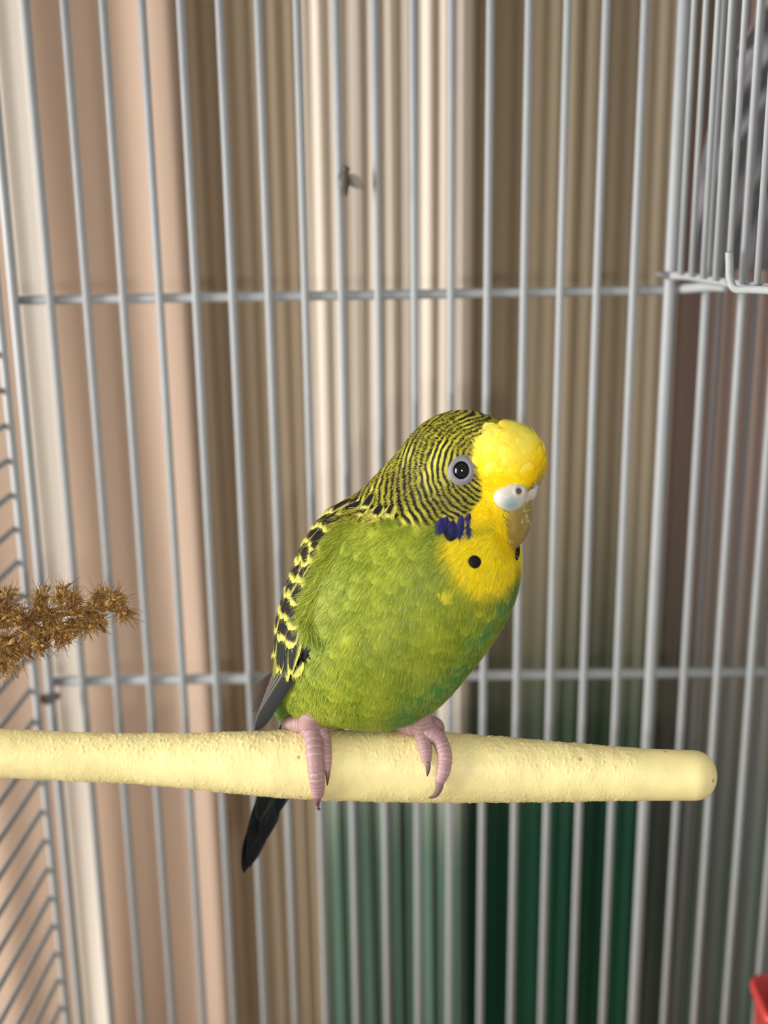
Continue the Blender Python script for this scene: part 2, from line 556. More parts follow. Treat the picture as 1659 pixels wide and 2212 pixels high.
# ------------------------------------------------------------------ fly on a cage wire
def fly():
    c = atY(746, 394, YW - .0020)
    root = thing('fly', c, 'small dark fly clinging to a cage wire above the bird', 'insect')
    ax = [c + (.0003, -.0004, .0050), c + (.0002, -.0008, .0038), c + (0, -.0010, .0018), c + (0, -.0009, -.001), c + (.0002, -.0005, -.0042)]
    P = bez(ax, 24)
    V, Fc = tube(P, np.interp(np.linspace(0, 1, len(P)), [0, .08, .2, .27, .5, .75, 1], [.0007, .0014, .0015, .0012, .0018, .0016, .0005]), 10)
    mesh_obj('body', V, Fc, M_fly, root)
    for sgn in (1, -1):
        a = c + (.0006 * sgn, -.0018, .0028)
        L = np.array([.0050 if sgn > 0 else -.0008, .0004, -.0050])
        sd = np.array([.6, -.2, .5]) * .0026
        V = [a + L * s + sd * w * math.sin(math.pi * min(1, s * .9 + .08)) for s in np.linspace(0, 1, 8) for w in (-1, 0, 1)]
        V = [v + np.array([0, -.0003, 0]) * (i % 3 == 1) for i, v in enumerate(V)]
        Fc = [(i * 3 + j, i * 3 + j + 1, i * 3 + j + 4, i * 3 + j + 3) for i in range(7) for j in range(2)]
        mesh_obj('wing', V, Fc, M_flywing, root)
    for k in range(6):
        s = 1 if k % 2 else -1
        b = c + (.0008 * s, -.0006, .0022 - .0012 * (k // 2))
        V, Fc = tube([b, b + (.0014 * s, -.0004, .0003), b + (.0016 * s, .0012, -.001)], [.00018, .00015, .0001], 5)
        mesh_obj('leg', V, Fc, M_fly, root)
fly()

# ------------------------------------------------------------------ perch
PK = np.array([(-190, 1622, 52), (0, 1627, 53), (150, 1634, 53), (300, 1639, 54), (400, 1643, 60), (500, 1647, 66), (600, 1650, 73), (700, 1652, 76),
               (830, 1655, 77), (960, 1658, 76), (1080, 1662, 71), (1200, 1667, 65), (1300, 1670, 60), (1400, 1673.5, 56), (1494, 1675, 54.5)], float)
def perch_d(px):
    return .3665 - (px - 800) / 1500 * .016
def perch_at(px):
    y = np.interp(px, PK[:, 0], PK[:, 1]); r_ = np.interp(px, PK[:, 0], PK[:, 2])
    d = perch_d(px)
    return at(px, y, d), r_ * d / FPX * .985
def build_perch():
    pxs = np.concatenate([np.linspace(-190, 1494, 1000), 1494 + 54 * np.sin(np.linspace(.06, math.pi / 2, 22))])
    seg = 160
    V = []
    C0, _ = perch_at(-190.); C1, _ = perch_at(1494.)
    T = nrm(C1 - C0)
    N = nrm(np.array([0, 0, 1.0]) - T * T[2]); B = np.cross(T, N)
    kern = np.array([1, 2, 1.]); kern /= kern.sum()
    ker2 = np.interp(np.linspace(-9, 9, 19), [-9, 0, 9], [0, 1, 0]); ker2 /= ker2.sum()
    g = rng.normal(size=(len(pxs), seg))
    def blur(A, k):
        h = len(k) // 2
        A = sum(k[i] * np.roll(A, i - h, 1) for i in range(len(k)))
        P = np.pad(A, ((h, h), (0, 0)), mode='edge')
        return sum(k[i] * P[i:i + len(A)] for i in range(len(k)))
    g1 = blur(g, kern); g2 = blur(rng.normal(size=g.shape), ker2)
    g1 /= g1.std(); g2 /= g2.std()
    rough = smooth(-150, 250, pxs) * (1 - smooth(1330, 1400, pxs)) * .85 + .15
    cnt = []
    for i, px in enumerate(pxs):
        if px <= 1494:
            c, r_ = perch_at(px)
            c = perch_at(px)[0]
        else:
            c, r_ = perch_at(1494.)
            k = (px - 1494) / 54.0
            c = c + T * (px - 1494) * perch_d(1494) / FPX
            r_ = r_ * (max(1e-4, 1 - k ** 2.4)) ** .5
        cnt.append(c)
        for j in range(seg):
            a = 2 * math.pi * j / seg
            # grit is coarser on top and underneath, worn smooth in front
            d = (max(0, g1[i, j] - .2) * .00011 + g2[i, j] * .00005) * rough[i] * (.20 + .80 * abs(math.cos(a)) ** 1.5)
            ridge = .00022 * math.exp(-((a - 4.15) / .05) ** 2) * smooth(-100, 100, px) * (1 - smooth(800, 1000, px))
            V.append(c + (r_ + d + ridge) * (math.cos(a) * N + math.sin(a) * B))
    n = len(pxs)
    i = np.arange(n - 1)[:, None] * seg + np.arange(seg)[None, :]
    k = np.arange(n - 1)[:, None] * seg + (np.arange(seg) + 1)[None, :] % seg
    Fq = np.stack([i, i + seg, k + seg, k], -1).reshape(-1, 4)
    base = thing('perch', perch_at(-190.)[0], 'pale yellow sand-coated perch with a rounded end under the bird', 'perch')
    mesh_obj('perch_rod', np.array(V), Fq[:, ::-1], M_perch, base)
    # fixing washer and wing nut at the left cage wall
    c, r_ = perch_at(-192.)
    V, Fc = tube([c - T * .0005, c - T * .0022], .0095, 28)
    w = mesh_obj('washer', V, Fc, M_wire2, base)
    V, Fc = tube([c - T * .002, c - T * .012], .0022, 14)
    mesh_obj('bolt', V, Fc, M_wire2, base)
    return T
PT = build_perch()

# ------------------------------------------------------------------ budgerigar: body field
S0 = .36 / FPX                    # metres for one picture element at the bird
SPH = np.array([(996.7, 1022.4, -12, 129.0), (1095.7, 996.2, -21, 76.3), (1026.7, 1113.7, -17, 65.6), (934.5, 1120.2, -6, 144.8),
                (941.1, 1218.9, -7, 173.4), (869.8, 1267.5, 0, 218.8), (812.1, 1374.2, 0, 196.4), (703.2, 1457.1, 6, 106.0), (640.5, 1527.0, 16, 41.6)])
BC = np.array([at(a, b, .36 + d / 1000) for a, b, d, _ in SPH])
BR = SPH[:, 3] * S0
KS = .0022
def field(P, c=None, r_=None, k=None):
    c = BC if c is None else c; r_ = BR if r_ is None else r_; k = KS if k is None else k
    v = P[..., None, :] - c
    l = np.linalg.norm(v, axis=-1)
    d = l - r_
    m = d.min(-1, keepdims=True)
    e = np.exp(-(d - m) / k)
    s = e.sum(-1)
    w = e / s[..., None]
    g = (w[..., None] * v / np.maximum(l, 1e-9)[..., None]).sum(-2)
    return m[..., 0] - k * np.log(s), g
def onto(P, level=0.0, it=5, **kw):
    P = np.array(P, float)
    for _ in range(it):
        d, g = field(P, **kw)
        P = P - ((d - level) / np.maximum((g * g).sum(-1), .05))[..., None] * g
    return P
def normal(P, **kw):
    return nrm(field(P, **kw)[1])
def hit(px, py, level=0.0):
    """first point where the sight line meets the body"""
    v = ray(px, py)
    ts = np.linspace(.29, .42, 900)
    P = CAM + v * ts[:, None]
    d, _ = field(P)
    k = np.argmax(d < level)
    if d.min() >= level:
        k = int(d.argmin())
    return onto(P[k][None], level)[0]

def surface_nets(c, r_, k, vox, cut=None):
    lo = (c - r_[:, None]).min(0) - 3 * vox - k; hi = (c + r_[:, None]).max(0) + 3 * vox + k
    n = np.ceil((hi - lo) / vox).astype(int) + 1
    ax = [lo[i] + vox * np.arange(n[i]) for i in range(3)]
    D = np.empty(n)
    for i, x in enumerate(ax[0]):
        Yg, Zg = np.meshgrid(ax[1], ax[2], indexing='ij')
        P = np.stack([np.full_like(Yg, x), Yg, Zg], -1)
        D[i] = field(P, c, r_, k)[0]
    ins = D < 0
    cells = np.zeros(n - 1, int)
    for a in (0, 1):
        for b in (0, 1):
            for e in (0, 1):
                cells += ins[a:n[0] - 1 + a, b:n[1] - 1 + b, e:n[2] - 1 + e]
    act = (cells > 0) & (cells < 8)
    idx = np.full(act.shape, -1)
    idx[act] = np.arange(act.sum())
    V = lo + (np.argwhere(act) + .5) * vox
    quads = []
    for d in range(3):
        sl0 = [slice(None)] * 3; sl1 = [slice(None)] * 3
        sl0[d] = slice(0, -1); sl1[d] = slice(1, None)
        A = ins[tuple(sl0)]; B = ins[tuple(sl1)]
        e = np.argwhere(A != B)
        u_, v_ = (d + 1) % 3, (d + 2) % 3
        e = e[(e[:, u_] > 0) & (e[:, v_] > 0)]
        fl = A[tuple(e.T)]
        q = []
        for du, dv in ((-1, -1), (0, -1), (0, 0), (-1, 0)):
            t = e.copy(); t[:, u_] += du; t[:, v_] += dv
            q.append(idx[tuple(t.T)])
        q = np.stack(q, -1)
        q[~fl] = q[~fl][:, ::-1]
        quads.append(q)
    Q = np.concatenate(quads)
    Q = Q[(Q >= 0).all(1)]
    for _ in range(3):
        V = onto(V, 0, 2, c=c, r_=r_, k=k)
        A = np.zeros_like(V); cn = np.zeros(len(V))
        for a, b in ((0, 1), (1, 2), (2, 3), (3, 0)):
            np.add.at(A, Q[:, a], V[Q[:, b]]); np.add.at(cn, Q[:, a], 1)
            np.add.at(A, Q[:, b], V[Q[:, a]]); np.add.at(cn, Q[:, b], 1)
        V = A / cn[:, None]
    return onto(V, 0, 3, c=c, r_=r_, k=k), Q
def subdivide(V, Q):
    n = len(V)
    E = np.concatenate([Q[:, [0, 1]], Q[:, [1, 2]], Q[:, [2, 3]], Q[:, [3, 0]]])
    Es = np.sort(E, 1)
    ue, inv = np.unique(Es, axis=0, return_inverse=True)
    inv = inv.reshape(-1)
    m = len(Q)
    em = (V[ue[:, 0]] + V[ue[:, 1]]) / 2
    fc = V[Q].mean(1)
    V2 = np.concatenate([V, em, fc])
    e = [n + inv[i * m:(i + 1) * m] for i in range(4)]
    f = n + len(ue) + np.arange(m)
    Q2 = np.concatenate([np.stack([Q[:, i], e[i], f, e[i - 1]], -1) for i in range(4)])
    return V2, Q2

# ---- frames and landmarks on the bird
UP = np.array([0, 0, 1.0])
HC = BC[0]
hf = nrm([.84, -.52, -.10]); hs = nrm(np.cross(hf, UP)); hu = np.cross(hs, hf)       # head: forward, its right, up
bf = nrm([.57, -.82, 0]); bs = nrm(np.cross(bf, UP))                                  # body: facing, its right
bu = BC[3] - BC[8]; bu = nrm(bu - bs * np.dot(bu, bs))                                # tail-to-neck axis
MID_H = at(1127, 1066, .339)                                                          # between the nostrils
MID_B = BC[5]
def mir_h(P):
    P = np.asarray(P, float); return P - 2 * ((P - MID_H) @ hs)[..., None] * hs
def mir_b(P):
    P = np.asarray(P, float); return P - 2 * ((P - MID_B) @ bs)[..., None] * bs
EYE = hit(997, 1016)
EYE2 = onto(mir_h(EYE)[None])[0]
CHEEK = hit(968, 1052); CHEEK2 = onto(mir_h(CHEEK)[None])[0]
FORE = hit(1112, 985); THR = hit(1062, 1178); THR2 = onto(mir_h(THR)[None])[0]; LORE = hit(1072, 1075)
FORE2 = onto(mir_h(FORE)[None])[0]
RC = hit(1062, 1008); RC2 = onto(mir_h(RC)[None])[0]          # the hood's bars ring these two points
NB = nrm(bu * .85 - bf * .45); B0 = hit(905, 1128)
n_a, n_b, n_c, n_d, n_e = Noise(1, .012), Noise(2, .005), Noise(3, .0022), Noise(4, .020), Noise(5, .0012)
TEAL = [hit(985, 1455), hit(930, 1500), hit(880, 1545), hit(1095, 1290), hit(605, 1545), hit(1040, 1370)]

C_YEL, C_YEL2 = lin((252, 222, 14)), lin((246, 236, 104))
C_BARY, C_BARY2 = lin((200, 192, 64)), lin((158, 152, 54))
C_BLK = lin((20, 16, 14))
C_GRN, C_GRN2, C_GRN3 = lin((136, 152, 34)), lin((168, 174, 52)), lin((104, 124, 20))
C_TEAL = lin((66, 134, 74))

def plumage(P, strand=False):
    D = np.linalg.norm(P - MID_H, axis=1) * 1000
    na, nb_, nc, nd = n_a(P), n_b(P), n_c(P), n_d(P)
    # green body, patches of lighter and darker feathers
    t = np.clip(.5 + .32 * na + .25 * nb_, 0, 1)[:, None]
    g = C_GRN3 * (1 - t) + C_GRN2 * t
    g = g * .55 + C_GRN * .45
    tz = np.zeros(len(P))
    for k, q in enumerate(TEAL):
        rr = (.0060, .0070, .0060, .0056, .0055, .0050)[k]
        tz = np.maximum(tz, np.exp(-(np.linalg.norm(P - q, axis=1) / rr) ** 2))
    tz = np.clip(tz * (.55 + .6 * (nb_ > -.2)), 0, .9)[:, None]
    g = g * (1 - tz) + C_TEAL * tz
    col = g
    # barred hood: rings round the face, wider towards the mantle
    h = ((P - B0) @ NB) * 1000
    hood = smooth(-2.0, 1.2, h + .75 * nb_ + .5 * nc + .5 * na)
    d1 = np.linalg.norm(P - RC, axis=1) * 1000; d2 = np.linalg.norm(P - RC2, axis=1) * 1000
    x = -2.0 * np.log(np.exp(-d1 / 2.0) + np.exp(-d2 / 2.0)) + .22 * nb_ + .07 * nc + 8
    # phase is the integral of 1/per
    xx = np.linspace(0, 90, 1800)
    pint = np.concatenate([[0], np.cumsum(.05 / (1.12 + .038 * np.clip(xx - 13, 0, 40)))[:-1]])
    ph = np.interp(x, xx, pint)
    w = np.cos(ph * 2 * math.pi)
    duty = .10 * np.clip(nb_, -1.5, 1.5) + .12 * np.clip(nc, -1, 1) - .04
    blk = smooth(-.20, .16, w + duty + .06 * smooth(14, 26, x))
    side = np.clip(.5 + .5 * nd, 0, 1)[:, None]
    by = C_BARY * (1 - side) + C_BARY2 * side
    bar = by * (1 - blk[:, None]) + C_BLK * blk[:, None]
    hw = hood[:, None]
    col = col * (1 - hw) + bar * hw
    # yellow mask: forehead, lores, throat
    dm = np.minimum(np.minimum(np.linalg.norm(P - FORE, axis=1), np.linalg.norm(P - FORE2, axis=1)) - .0098, np.linalg.norm(P - LORE, axis=1) - .0062)
    dm = np.minimum(dm, np.linalg.norm(P - THR, axis=1) - .0121)
    dm = np.minimum(dm, np.linalg.norm(P - THR2, axis=1) - .0121)
    dm = np.minimum(dm, np.linalg.norm(P - mir_h(LORE), axis=1) - .0062)
    dm = dm * 1000 + .45 * nb_ + .25 * nc
    mk = smooth(.7, -.7, dm)
    for q in (CHEEK, CHEEK2):
        mk = mk * smooth(-.7, .5, (np.linalg.norm(P - q, axis=1) - .0084) * 1000 + .3 * nb_)
    # towards the breast the yellow fades out slowly
    low = smooth(0, -6, h)
    mk = np.maximum(mk * (1 - low), low * smooth(2.4, -2.4, dm))
    pale = smooth(-1, 9, (P - FORE) @ hu * 1000 + 3 + 2.0 * na)[:, None]
    yel = C_YEL * (1 - pale * .95) + C_YEL2 * pale * .95
    col = col * (1 - mk[:, None]) + yel * mk[:, None]
    # fine dark flecks on the forehead
    fl = ((n_e(P) > 2.25) & (mk > .6) & (h > 2))[:, None]
    col = np.where(fl, col * .25, col)
    return np.clip(col, 0, 1)

def flow(P, N):
    D = np.linalg.norm(P - MID_H, axis=1)
    a = nrm(P - (MID_H + hf * .002))
    b = -bu + .16 * nrm(P - MID_B)
    w = smooth(.020, .036, D)[:, None]
    v = a * (1 - w) + b * w
    v = v - N * (v * N).sum(1, keepdims=True)
    return nrm(v)

bird = thing('budgerigar', perch_at(800.)[0] + np.array([0, 0, .0094]), 'green and yellow budgerigar with black barred head perched on the yellow rod', 'bird')
Vb, Qb = surface_nets(BC, BR, KS, .0009)
Vb, Qb = subdivide(Vb, Qb); Vb = onto(Vb, 0, 2)
Vb, Qb = subdivide(Vb, Qb); Vb = onto(Vb, 0, 2)
# soft feather tracts: shallow relief
Nb = normal(Vb)
rel = .00016 * n_b(Vb) + .00030 * n_a(Vb)
mesh_obj('body', Vb + Nb * rel[:, None], Qb, M_feather, bird, plumage(Vb))

# ---- feathers laid on the body
def lay(root, tip, width, lift0, lift1, colfn, nu=14, nv=11, shape='round', camber=.0004, project=True, sideref=None):
    """one feather from root to tip, following the body surface; colfn(s, t) -> colour with t in -1..1"""
    root, tip = np.asarray(root, float), np.asarray(tip, float)
    L = tip - root
    dirn = nrm(L)
    N0 = normal(((root + tip) / 2)[None])[0] if sideref is None else sideref
    sd = nrm(np.cross(dirn, N0))
    s = np.linspace(0, 1, nu); t = np.linspace(-1, 1, nv)
    if shape == 'round':
        w = np.sqrt(np.clip(1 - ((s - .55) / .56) ** 2, 0, 1)) * .75 + .25 * (1 - s ** 6)
        w = w * np.clip((1.002 - s) / .10, 0, 1) ** .5
    elif shape == 'leaf2':
        w = np.minimum(.5 + s * 1.2, 1) * np.clip((1.004 - s) / .45, 0, 1) ** .6
    elif shape == 'long':
        w = np.minimum(.45 + s * 1.6, 1) * np.clip((1.003 - s) / .16, 0, 1) ** .55
    else:
        w = np.sin(np.clip(s * .96 + .04, 0, 1) * math.pi) ** .6
    P = root + s[:, None, None] * L + (t[None, :, None] * w[:, None, None] * width / 2) * sd
    P = P.reshape(-1, 3)
    lev = (lift0 + (lift1 - lift0) * s)[:, None] + camber * (1 - t[None, :] ** 2) * w[:, None]
    if project:
        P0 = onto(P, 0)
        P = P0 + normal(P0) * lev.reshape(-1, 1)
    else:
        P = P + N0 * lev.reshape(-1, 1)
    SS, TT = np.meshgrid(s, t, indexing='ij')
    col = colfn(SS.ravel(), TT.ravel())
    i = np.arange(nu - 1)[:, None] * nv + np.arange(nv - 1)[None, :]
    Fq = np.stack([i, i + 1, i + nv + 1, i + nv], -1).reshape(-1, 4)
    return P, Fq, col
def feather(name, parent, *a, fringe=0, **k):
    P, Fq, col = lay(*a, **k)
    if fringe:
        # loose barbs along the vane: thin blades running on past the spot they grow from
        nu, nv = k.get('nu', 14), k.get('nv', 11)
        G = P.reshape(nu, nv, 3); Cg = col.reshape(nu, nv, 3)
        fr = np.random.default_rng(int(abs(P[0, 0]) * 1e7) % 9999)
        i = fr.integers(nu // 3, nu - 1, fringe); j = fr.integers(0, nv, fringe)
        b0_ = G[i, j]
        ax = nrm(G[-1, nv // 2] - G[0, nv // 2]); sdv = nrm(G[nu // 2, -1] - G[nu // 2, 0])
        d = nrm(ax + sdv * ((j / (nv - 1) * 2 - 1) * .8)[:, None] + fr.normal(size=(fringe, 3)) * .12)
        nn = np.cross(ax, sdv); nn = nrm(nn if np.dot(nn, normal(P[:1])[0]) > 0 else -nn)
        L = fr.uniform(.0006, .0015, fringe)[:, None]
        w_ = np.cross(d, nn) * .000055
        p0 = b0_ + nn * .00006; p1 = p0 + d * L + nn * .00005
        V2 = np.stack([p0 - w_, p0 + w_, p1 + w_ * .3, p1 - w_ * .3], 1).reshape(-1, 3)
        c2 = np.repeat(np.clip(Cg[i, j] * fr.uniform(.8, 1.15, (fringe, 1)), 0, 1), 4, 0)
        F2 = len(P) + (np.arange(fringe) * 4)[:, None] + np.array([[0, 1, 2, 3]])
        P = np.vstack([P, V2]); Fq = np.vstack([Fq, F2]); col = np.vstack([col, c2])
    return mesh_obj(name, P, Fq.tolist(), M_feather, parent, col)
C_EDGE = lin((206, 202, 96)); C_EDGE2 = lin((222, 214, 104)); C_FBLK = lin((22, 18, 16)); C_FLT = lin((30, 46, 56)); C_GREY = lin((140, 130, 120))
def covert_col(edge, kind=0):
    rr = np.random.default_rng(int(edge * 1e6) % 99991)
    off = rr.uniform(-.10, .05)
    lop = rr.uniform(-.25, .25)
    def f(s, t):
        e = np.maximum(np.abs(t + lop) ** 1.6 * (.62 if kind == 0 else .52) + .22 * s, (s - (.58 if kind == 0 else .70)) * 2.6)
        m = smooth(edge + off - .12, edge + off + .08, e + .05 * np.sin(t * 31 + s * 5))[:, None]
        base = C_FBLK * (1 - .35 * kind) + lin((34, 52, 46)) * .35 * kind
        return base * (1 - m) + C_EDGE * m
    return f
def brown_col(s, t):
    m = (.5 + .5 * np.sin(t * 5))[:, None] * .3
    return lin((74, 56, 48)) * (1 - m) + lin((104, 86, 74)) * m
def flight_col(tint):
    def f(s, t):
        rim = smooth(.72, .98, t)[:, None] * .75
        c = C_FBLK * (1 - tint) + C_FLT * tint
        base = np.broadcast_to(c, (len(s), 3))
        k_ = np.clip(.7 - s, 0, 1)[:, None]
        return base * (1 - rim) + C_EDGE * rim * k_ + C_GREY * rim * (1 - k_)
    return f

def walk(p, d, dist, n=8):
    """step along the surface"""
    p = np.array(p, float); d = np.array(d, float)
    for _ in range(n):
        N = normal(p[None])[0]
        t = nrm(d - N * np.dot(d, N))
        p = onto((p + t * dist / n)[None])[0]
    return p
# front edge of the folded wing, shoulder to the lowest covert
EDGE = [hit(*q) for q in ((782, 1092), (748, 1128), (722, 1170), (700, 1215), (680, 1262), (665, 1310), (668, 1352), (679, 1390), (676, 1425))]
EDGE = bez(EDGE, 64)
def edge_pt(a):
    x = a * (len(EDGE) - 1); i = min(int(x), len(EDGE) - 2)
    return EDGE[i] * (1 - x + i) + EDGE[i + 1] * (x - i)
def edge_dir(a):
    return nrm(edge_pt(min(1, a + .08)) - edge_pt(max(0, a - .08)))
WING_PTS = []
def build_wing(mirror):
    back = -bf - .25 * bs * 0
    tr = (lambda p: onto(mir_b(np.asarray(p))[None])[0]) if mirror else (lambda p: p)
    tv = (lambda v: v - 2 * np.dot(v, bs) * bs) if mirror else (lambda v: v)
    # wing base: thin dark shell that the feathers grow from
    na_, nb_ = 26, 14
    G = []
    for i in range(na_):
        a = i / (na_ - 1)
        e = tr(edge_pt(.04 + .96 * a))
        wd = .018 * math.sin(math.pi * min(1, .25 + a * .55)) + .004
        row = [e]
        for j in range(1, nb_):
            row.append(walk(row[-1], tv(back), wd / nb_, 2))
        G.append(row)
    G = np.array(G)
    if not mirror:
        WING_PTS.append(G.reshape(-1, 3))
    P0 = G.reshape(-1, 3)
    prof = np.sin(np.linspace(0, math.pi, nb_))[None, :] * np.sin(np.linspace(.1, math.pi - .1, na_))[:, None]
    P = P0 + normal(P0) * (.0003 + .0012 * prof.reshape(-1, 1))
    i = np.arange(na_ - 1)[:, None] * nb_ + np.arange(nb_ - 1)[None, :]
    Fq = np.stack([i, i + 1, i + nb_ + 1, i + nb_], -1).reshape(-1, 4)
    wing = mesh_obj('wing', P, Fq.tolist(), M_feather, bird, np.broadcast_to(C_FBLK, (len(P), 3)))
    r_ = np.random.default_rng(21)
    # primaries first (lowest layer), then secondaries, then coverts from the bottom row upwards
    for k in range(7):
        a0 = walk(tr(edge_pt(.90)), tv(back), .001 + .0016 * k, 6) + tv(bs) * .0004
        if not mirror:
            tip = at(556 + 7 * k, 1574 - 17 * k, .3720 + .0006 * k)
        else:
            tip = at(540 + 2 * k, 1536 - 9 * k, .3960 + .0008 * k)
        dirn = nrm(tip - a0)
        N0 = nrm(normal(a0[None])[0] * .7 + tv(bs) * .8 - fwd * (.5 if not mirror else 0))
        fc = flight_col(.3 + .1 * (k % 3)) if not mirror else brown_col
        feather('primary_feather', wing, a0, tip, .0044, .0008 - .00012 * k, .0008 - .00012 * k, fc, nu=18, shape='long', project=False, sideref=nrm(N0 - dirn * np.dot(N0, dirn)))
    for k in range(6):
        a0 = walk(tr(edge_pt(.70 + .02 * (k % 2))), tv(back), -.0002 + .0027 * k, 6)
        dirn = tv(nrm(hit(636, 1470) - hit(656, 1330)))
        tip = walk(a0, dirn, .0178 - .0011 * abs(k - 2) + (.0012 if k % 2 else 0), 6)
        feather('secondary_feather', wing, a0, tip, .0050, .0014, .0021, covert_col(.50 + .0013 * k, 1), nu=16, shape='leaf2', camber=.0005, fringe=60)
    rows = 8
    for q in range(rows - 1, -1, -1):
        a = q / (rows - 1)
        n = 6
        for j in range(n):
            ln = .0060 + .0034 * a + r_.uniform(-.0008, .0008)
            p0 = walk(tr(edge_pt(.0 + .66 * a + r_.uniform(-.015, .015))), tv(back), .0004 + (j + .5 * (q % 2)) * (.0030 + .0006 * a) + r_.uniform(-.0004, .0004), 6)
            dirn = nrm(tv(edge_dir(.60 * a)) + tv(back) * (.30 - .15 * a) + r_.normal(size=3) * .08)
            tip = walk(p0, dirn, ln, 5)
            feather('covert_feather', wing, p0, tip, .0048 + .0014 * a + r_.uniform(-.0004, .0006), .0008 + .0006 * a, .0017 + .0007 * a, covert_col(.50 + .0013 * (q * 7 + j)), camber=.0004, fringe=70)
    return wing
build_wing(False)
build_wing(True)

# ---- tail: long stepped feathers passing behind the perch
def build_tail():
    r1 = BC[8] + np.array([0, .004, .002])
    tipc = at(527, 1885, .400)
    ax = nrm(tipc - r1)
    N0 = nrm(-bf * .8 + UP * .5); N0 = nrm(N0 - ax * np.dot(N0, ax))
    sd = np.cross(ax, N0)
    L = np.linalg.norm(tipc - r1)
    root = None
    for k, (o_, fl, w, c) in enumerate(((0, 1.0, .0074, 0), (.0010, .965, .0074, 0), (-.0016, .84, .0070, 0), (.0022, .82, .0070, 0), (-.0026, .66, .0066, 1), (.0032, .64, .0066, 1))):
        def cf(s, t, c=c):
            d = lin((16, 18, 26)); b = lin((60, 92, 104)); y = lin((120, 150, 90))
            m = smooth(.92, .50, s)[:, None] * (.40 + .3 * c)
            rim = smooth(.6, .95, np.abs(t))[:, None] * (.04 + .12 * c)
            return (d * (1 - m) + b * m) * (1 - rim) + y * rim
        a0 = r1 + sd * o_ * .6
        tp = r1 + ax * L * fl + sd * o_
        P, Fq, col = lay(a0, tp, w, -.0004 * k, -.0006 * k, cf, nu=22, shape='long', project=False, sideref=N0, camber=.0008)
        if root is None:
            root = mesh_obj('tail', P, Fq.tolist(), M_feather, bird, col)
        else:
            mesh_obj('tail_feather', P, Fq.tolist(), M_feather, root, col)
build_tail()

# ---- head furniture
def eye(E, out_hint):
    N = normal(E[None])[0]
    a = nrm(np.cross(N, hu)); b = np.cross(N, a)
    # ring of bare skin
    nr, na_ = 9, 48
    P, col = [], []
    for i in range(nr):
        s = i / (nr - 1)
        rr = .00205 + s * .00165
        for j in range(na_):
            t = 2 * math.pi * j / na_
            q = onto((E + (a * math.cos(t) * .93 + b * math.sin(t) * 1.02) * rr)[None])[0]
            hgt = .00055 * math.sin(math.pi * (.28 + .72 * s)) + .00012 * math.sin(t * 17 + s * 9) * (s > .3) + .00010 * math.sin(s * 19) + .00015
            P.append(q + normal(q[None])[0] * hgt)
            g_ = .95 + .16 * math.sin(s * 19 + .6 * math.sin(3 * t)) + .14 * math.sin(t * 23 + s * 8)
            col.append(lin((132, 128, 134)) * g_ if s > .12 else lin((70, 64, 66)))
    Fc = [(i * na_ + j, i * na_ + (j + 1) % na_, (i + 1) * na_ + (j + 1) % na_, (i + 1) * na_ + j) for i in range(nr - 1) for j in range(na_)]
    mesh_obj('eye_ring', P, Fc, M_skin, bird, np.array(col))
    # eyeball
    R = .0030
    c = E - N * (R - .0010)
    V, Fc = [], []
    for i in range(17):
        th_ = math.pi * i / 16
        for j in range(32):
            p = 2 * math.pi * j / 32
            V.append(c + R * (math.cos(th_) * N + math.sin(th_) * (math.cos(p) * a * .94 + math.sin(p) * b)))
    Fc = [(i * 32 + j, i * 32 + (j + 1) % 32, (i + 1) * 32 + (j + 1) % 32, (i + 1) * 32 + j) for i in range(16) for j in range(32)]
    mesh_obj('eye', V, Fc, M_eye, bird)
eye(EYE, hs)
eye(EYE2, -hs)

# cere: two soft lobes with nostrils
cl_r = MID_H + hs * .0021 + hf * .0002
CM = at(1120, 1056, .3364)
CC = np.array([CM + hs * .0030 + hu * .0003, CM - hs * .0030 + hu * .0003, CM + hs * .0036 - hu * .0016, CM - hs * .0036 - hu * .0016, CM + hf * .0004 - hu * .0020, CM + hs * .0052 - hu * .0010 - hf * .0012, CM - hs * .0052 - hu * .0010 - hf * .0012])
CR = np.array([.0032, .0032, .0030, .0030, .0026, .0027, .0027])
Vc, Qc = surface_nets(CC, CR, .0006, .0004)
Vc, Qc = subdivide(Vc, Qc)
Vc = onto(Vc, 0, 2, c=CC, r_=CR, k=.0006)
Nc = normal(Vc, c=CC, r_=CR, k=.0006)
NOS = [onto((CM + sg * hs * .0052 + hf * .0034 + hu * .0018)[None], c=CC, r_=CR, k=.0006)[0] for sg in (1, -1)]
col = np.broadcast_to(lin((200, 192, 178)), Vc.shape).copy()
bl = np.maximum(np.exp(-(np.linalg.norm(Vc - onto((CM + hs * .0066 - hu * .0020 + hf * .0016)[None], c=CC, r_=CR, k=.0006)[0], axis=1) / .0021) ** 2),
                np.exp(-(np.linalg.norm(Vc - onto((CM - hs * .0066 - hu * .0020 + hf * .0016)[None], c=CC, r_=CR, k=.0006)[0], axis=1) / .0021) ** 2))[:, None]
col = col * (1 - .75 * bl) + lin((104, 152, 162)) * .75 * bl
pk = np.exp(-(np.linalg.norm(Vc - onto((CM - hu * .004 + hf * .003)[None], c=CC, r_=CR, k=.0006)[0], axis=1) / .0018) ** 2)[:, None]
col = col * (1 - .6 * pk) + lin((206, 168, 140)) * .6 * pk
dn = np.min([np.linalg.norm((Vc - q) * 1.0, axis=1) for q in NOS], 0)
Vc2 = Vc - Nc * (.0009 * smooth(.00125, .00060, dn))[:, None] + Nc * (.00015 * np.exp(-((dn - .0014) / .00035) ** 2))[:, None]
cere = mesh_obj('cere', Vc2, Qc, M_cere, bird, col)
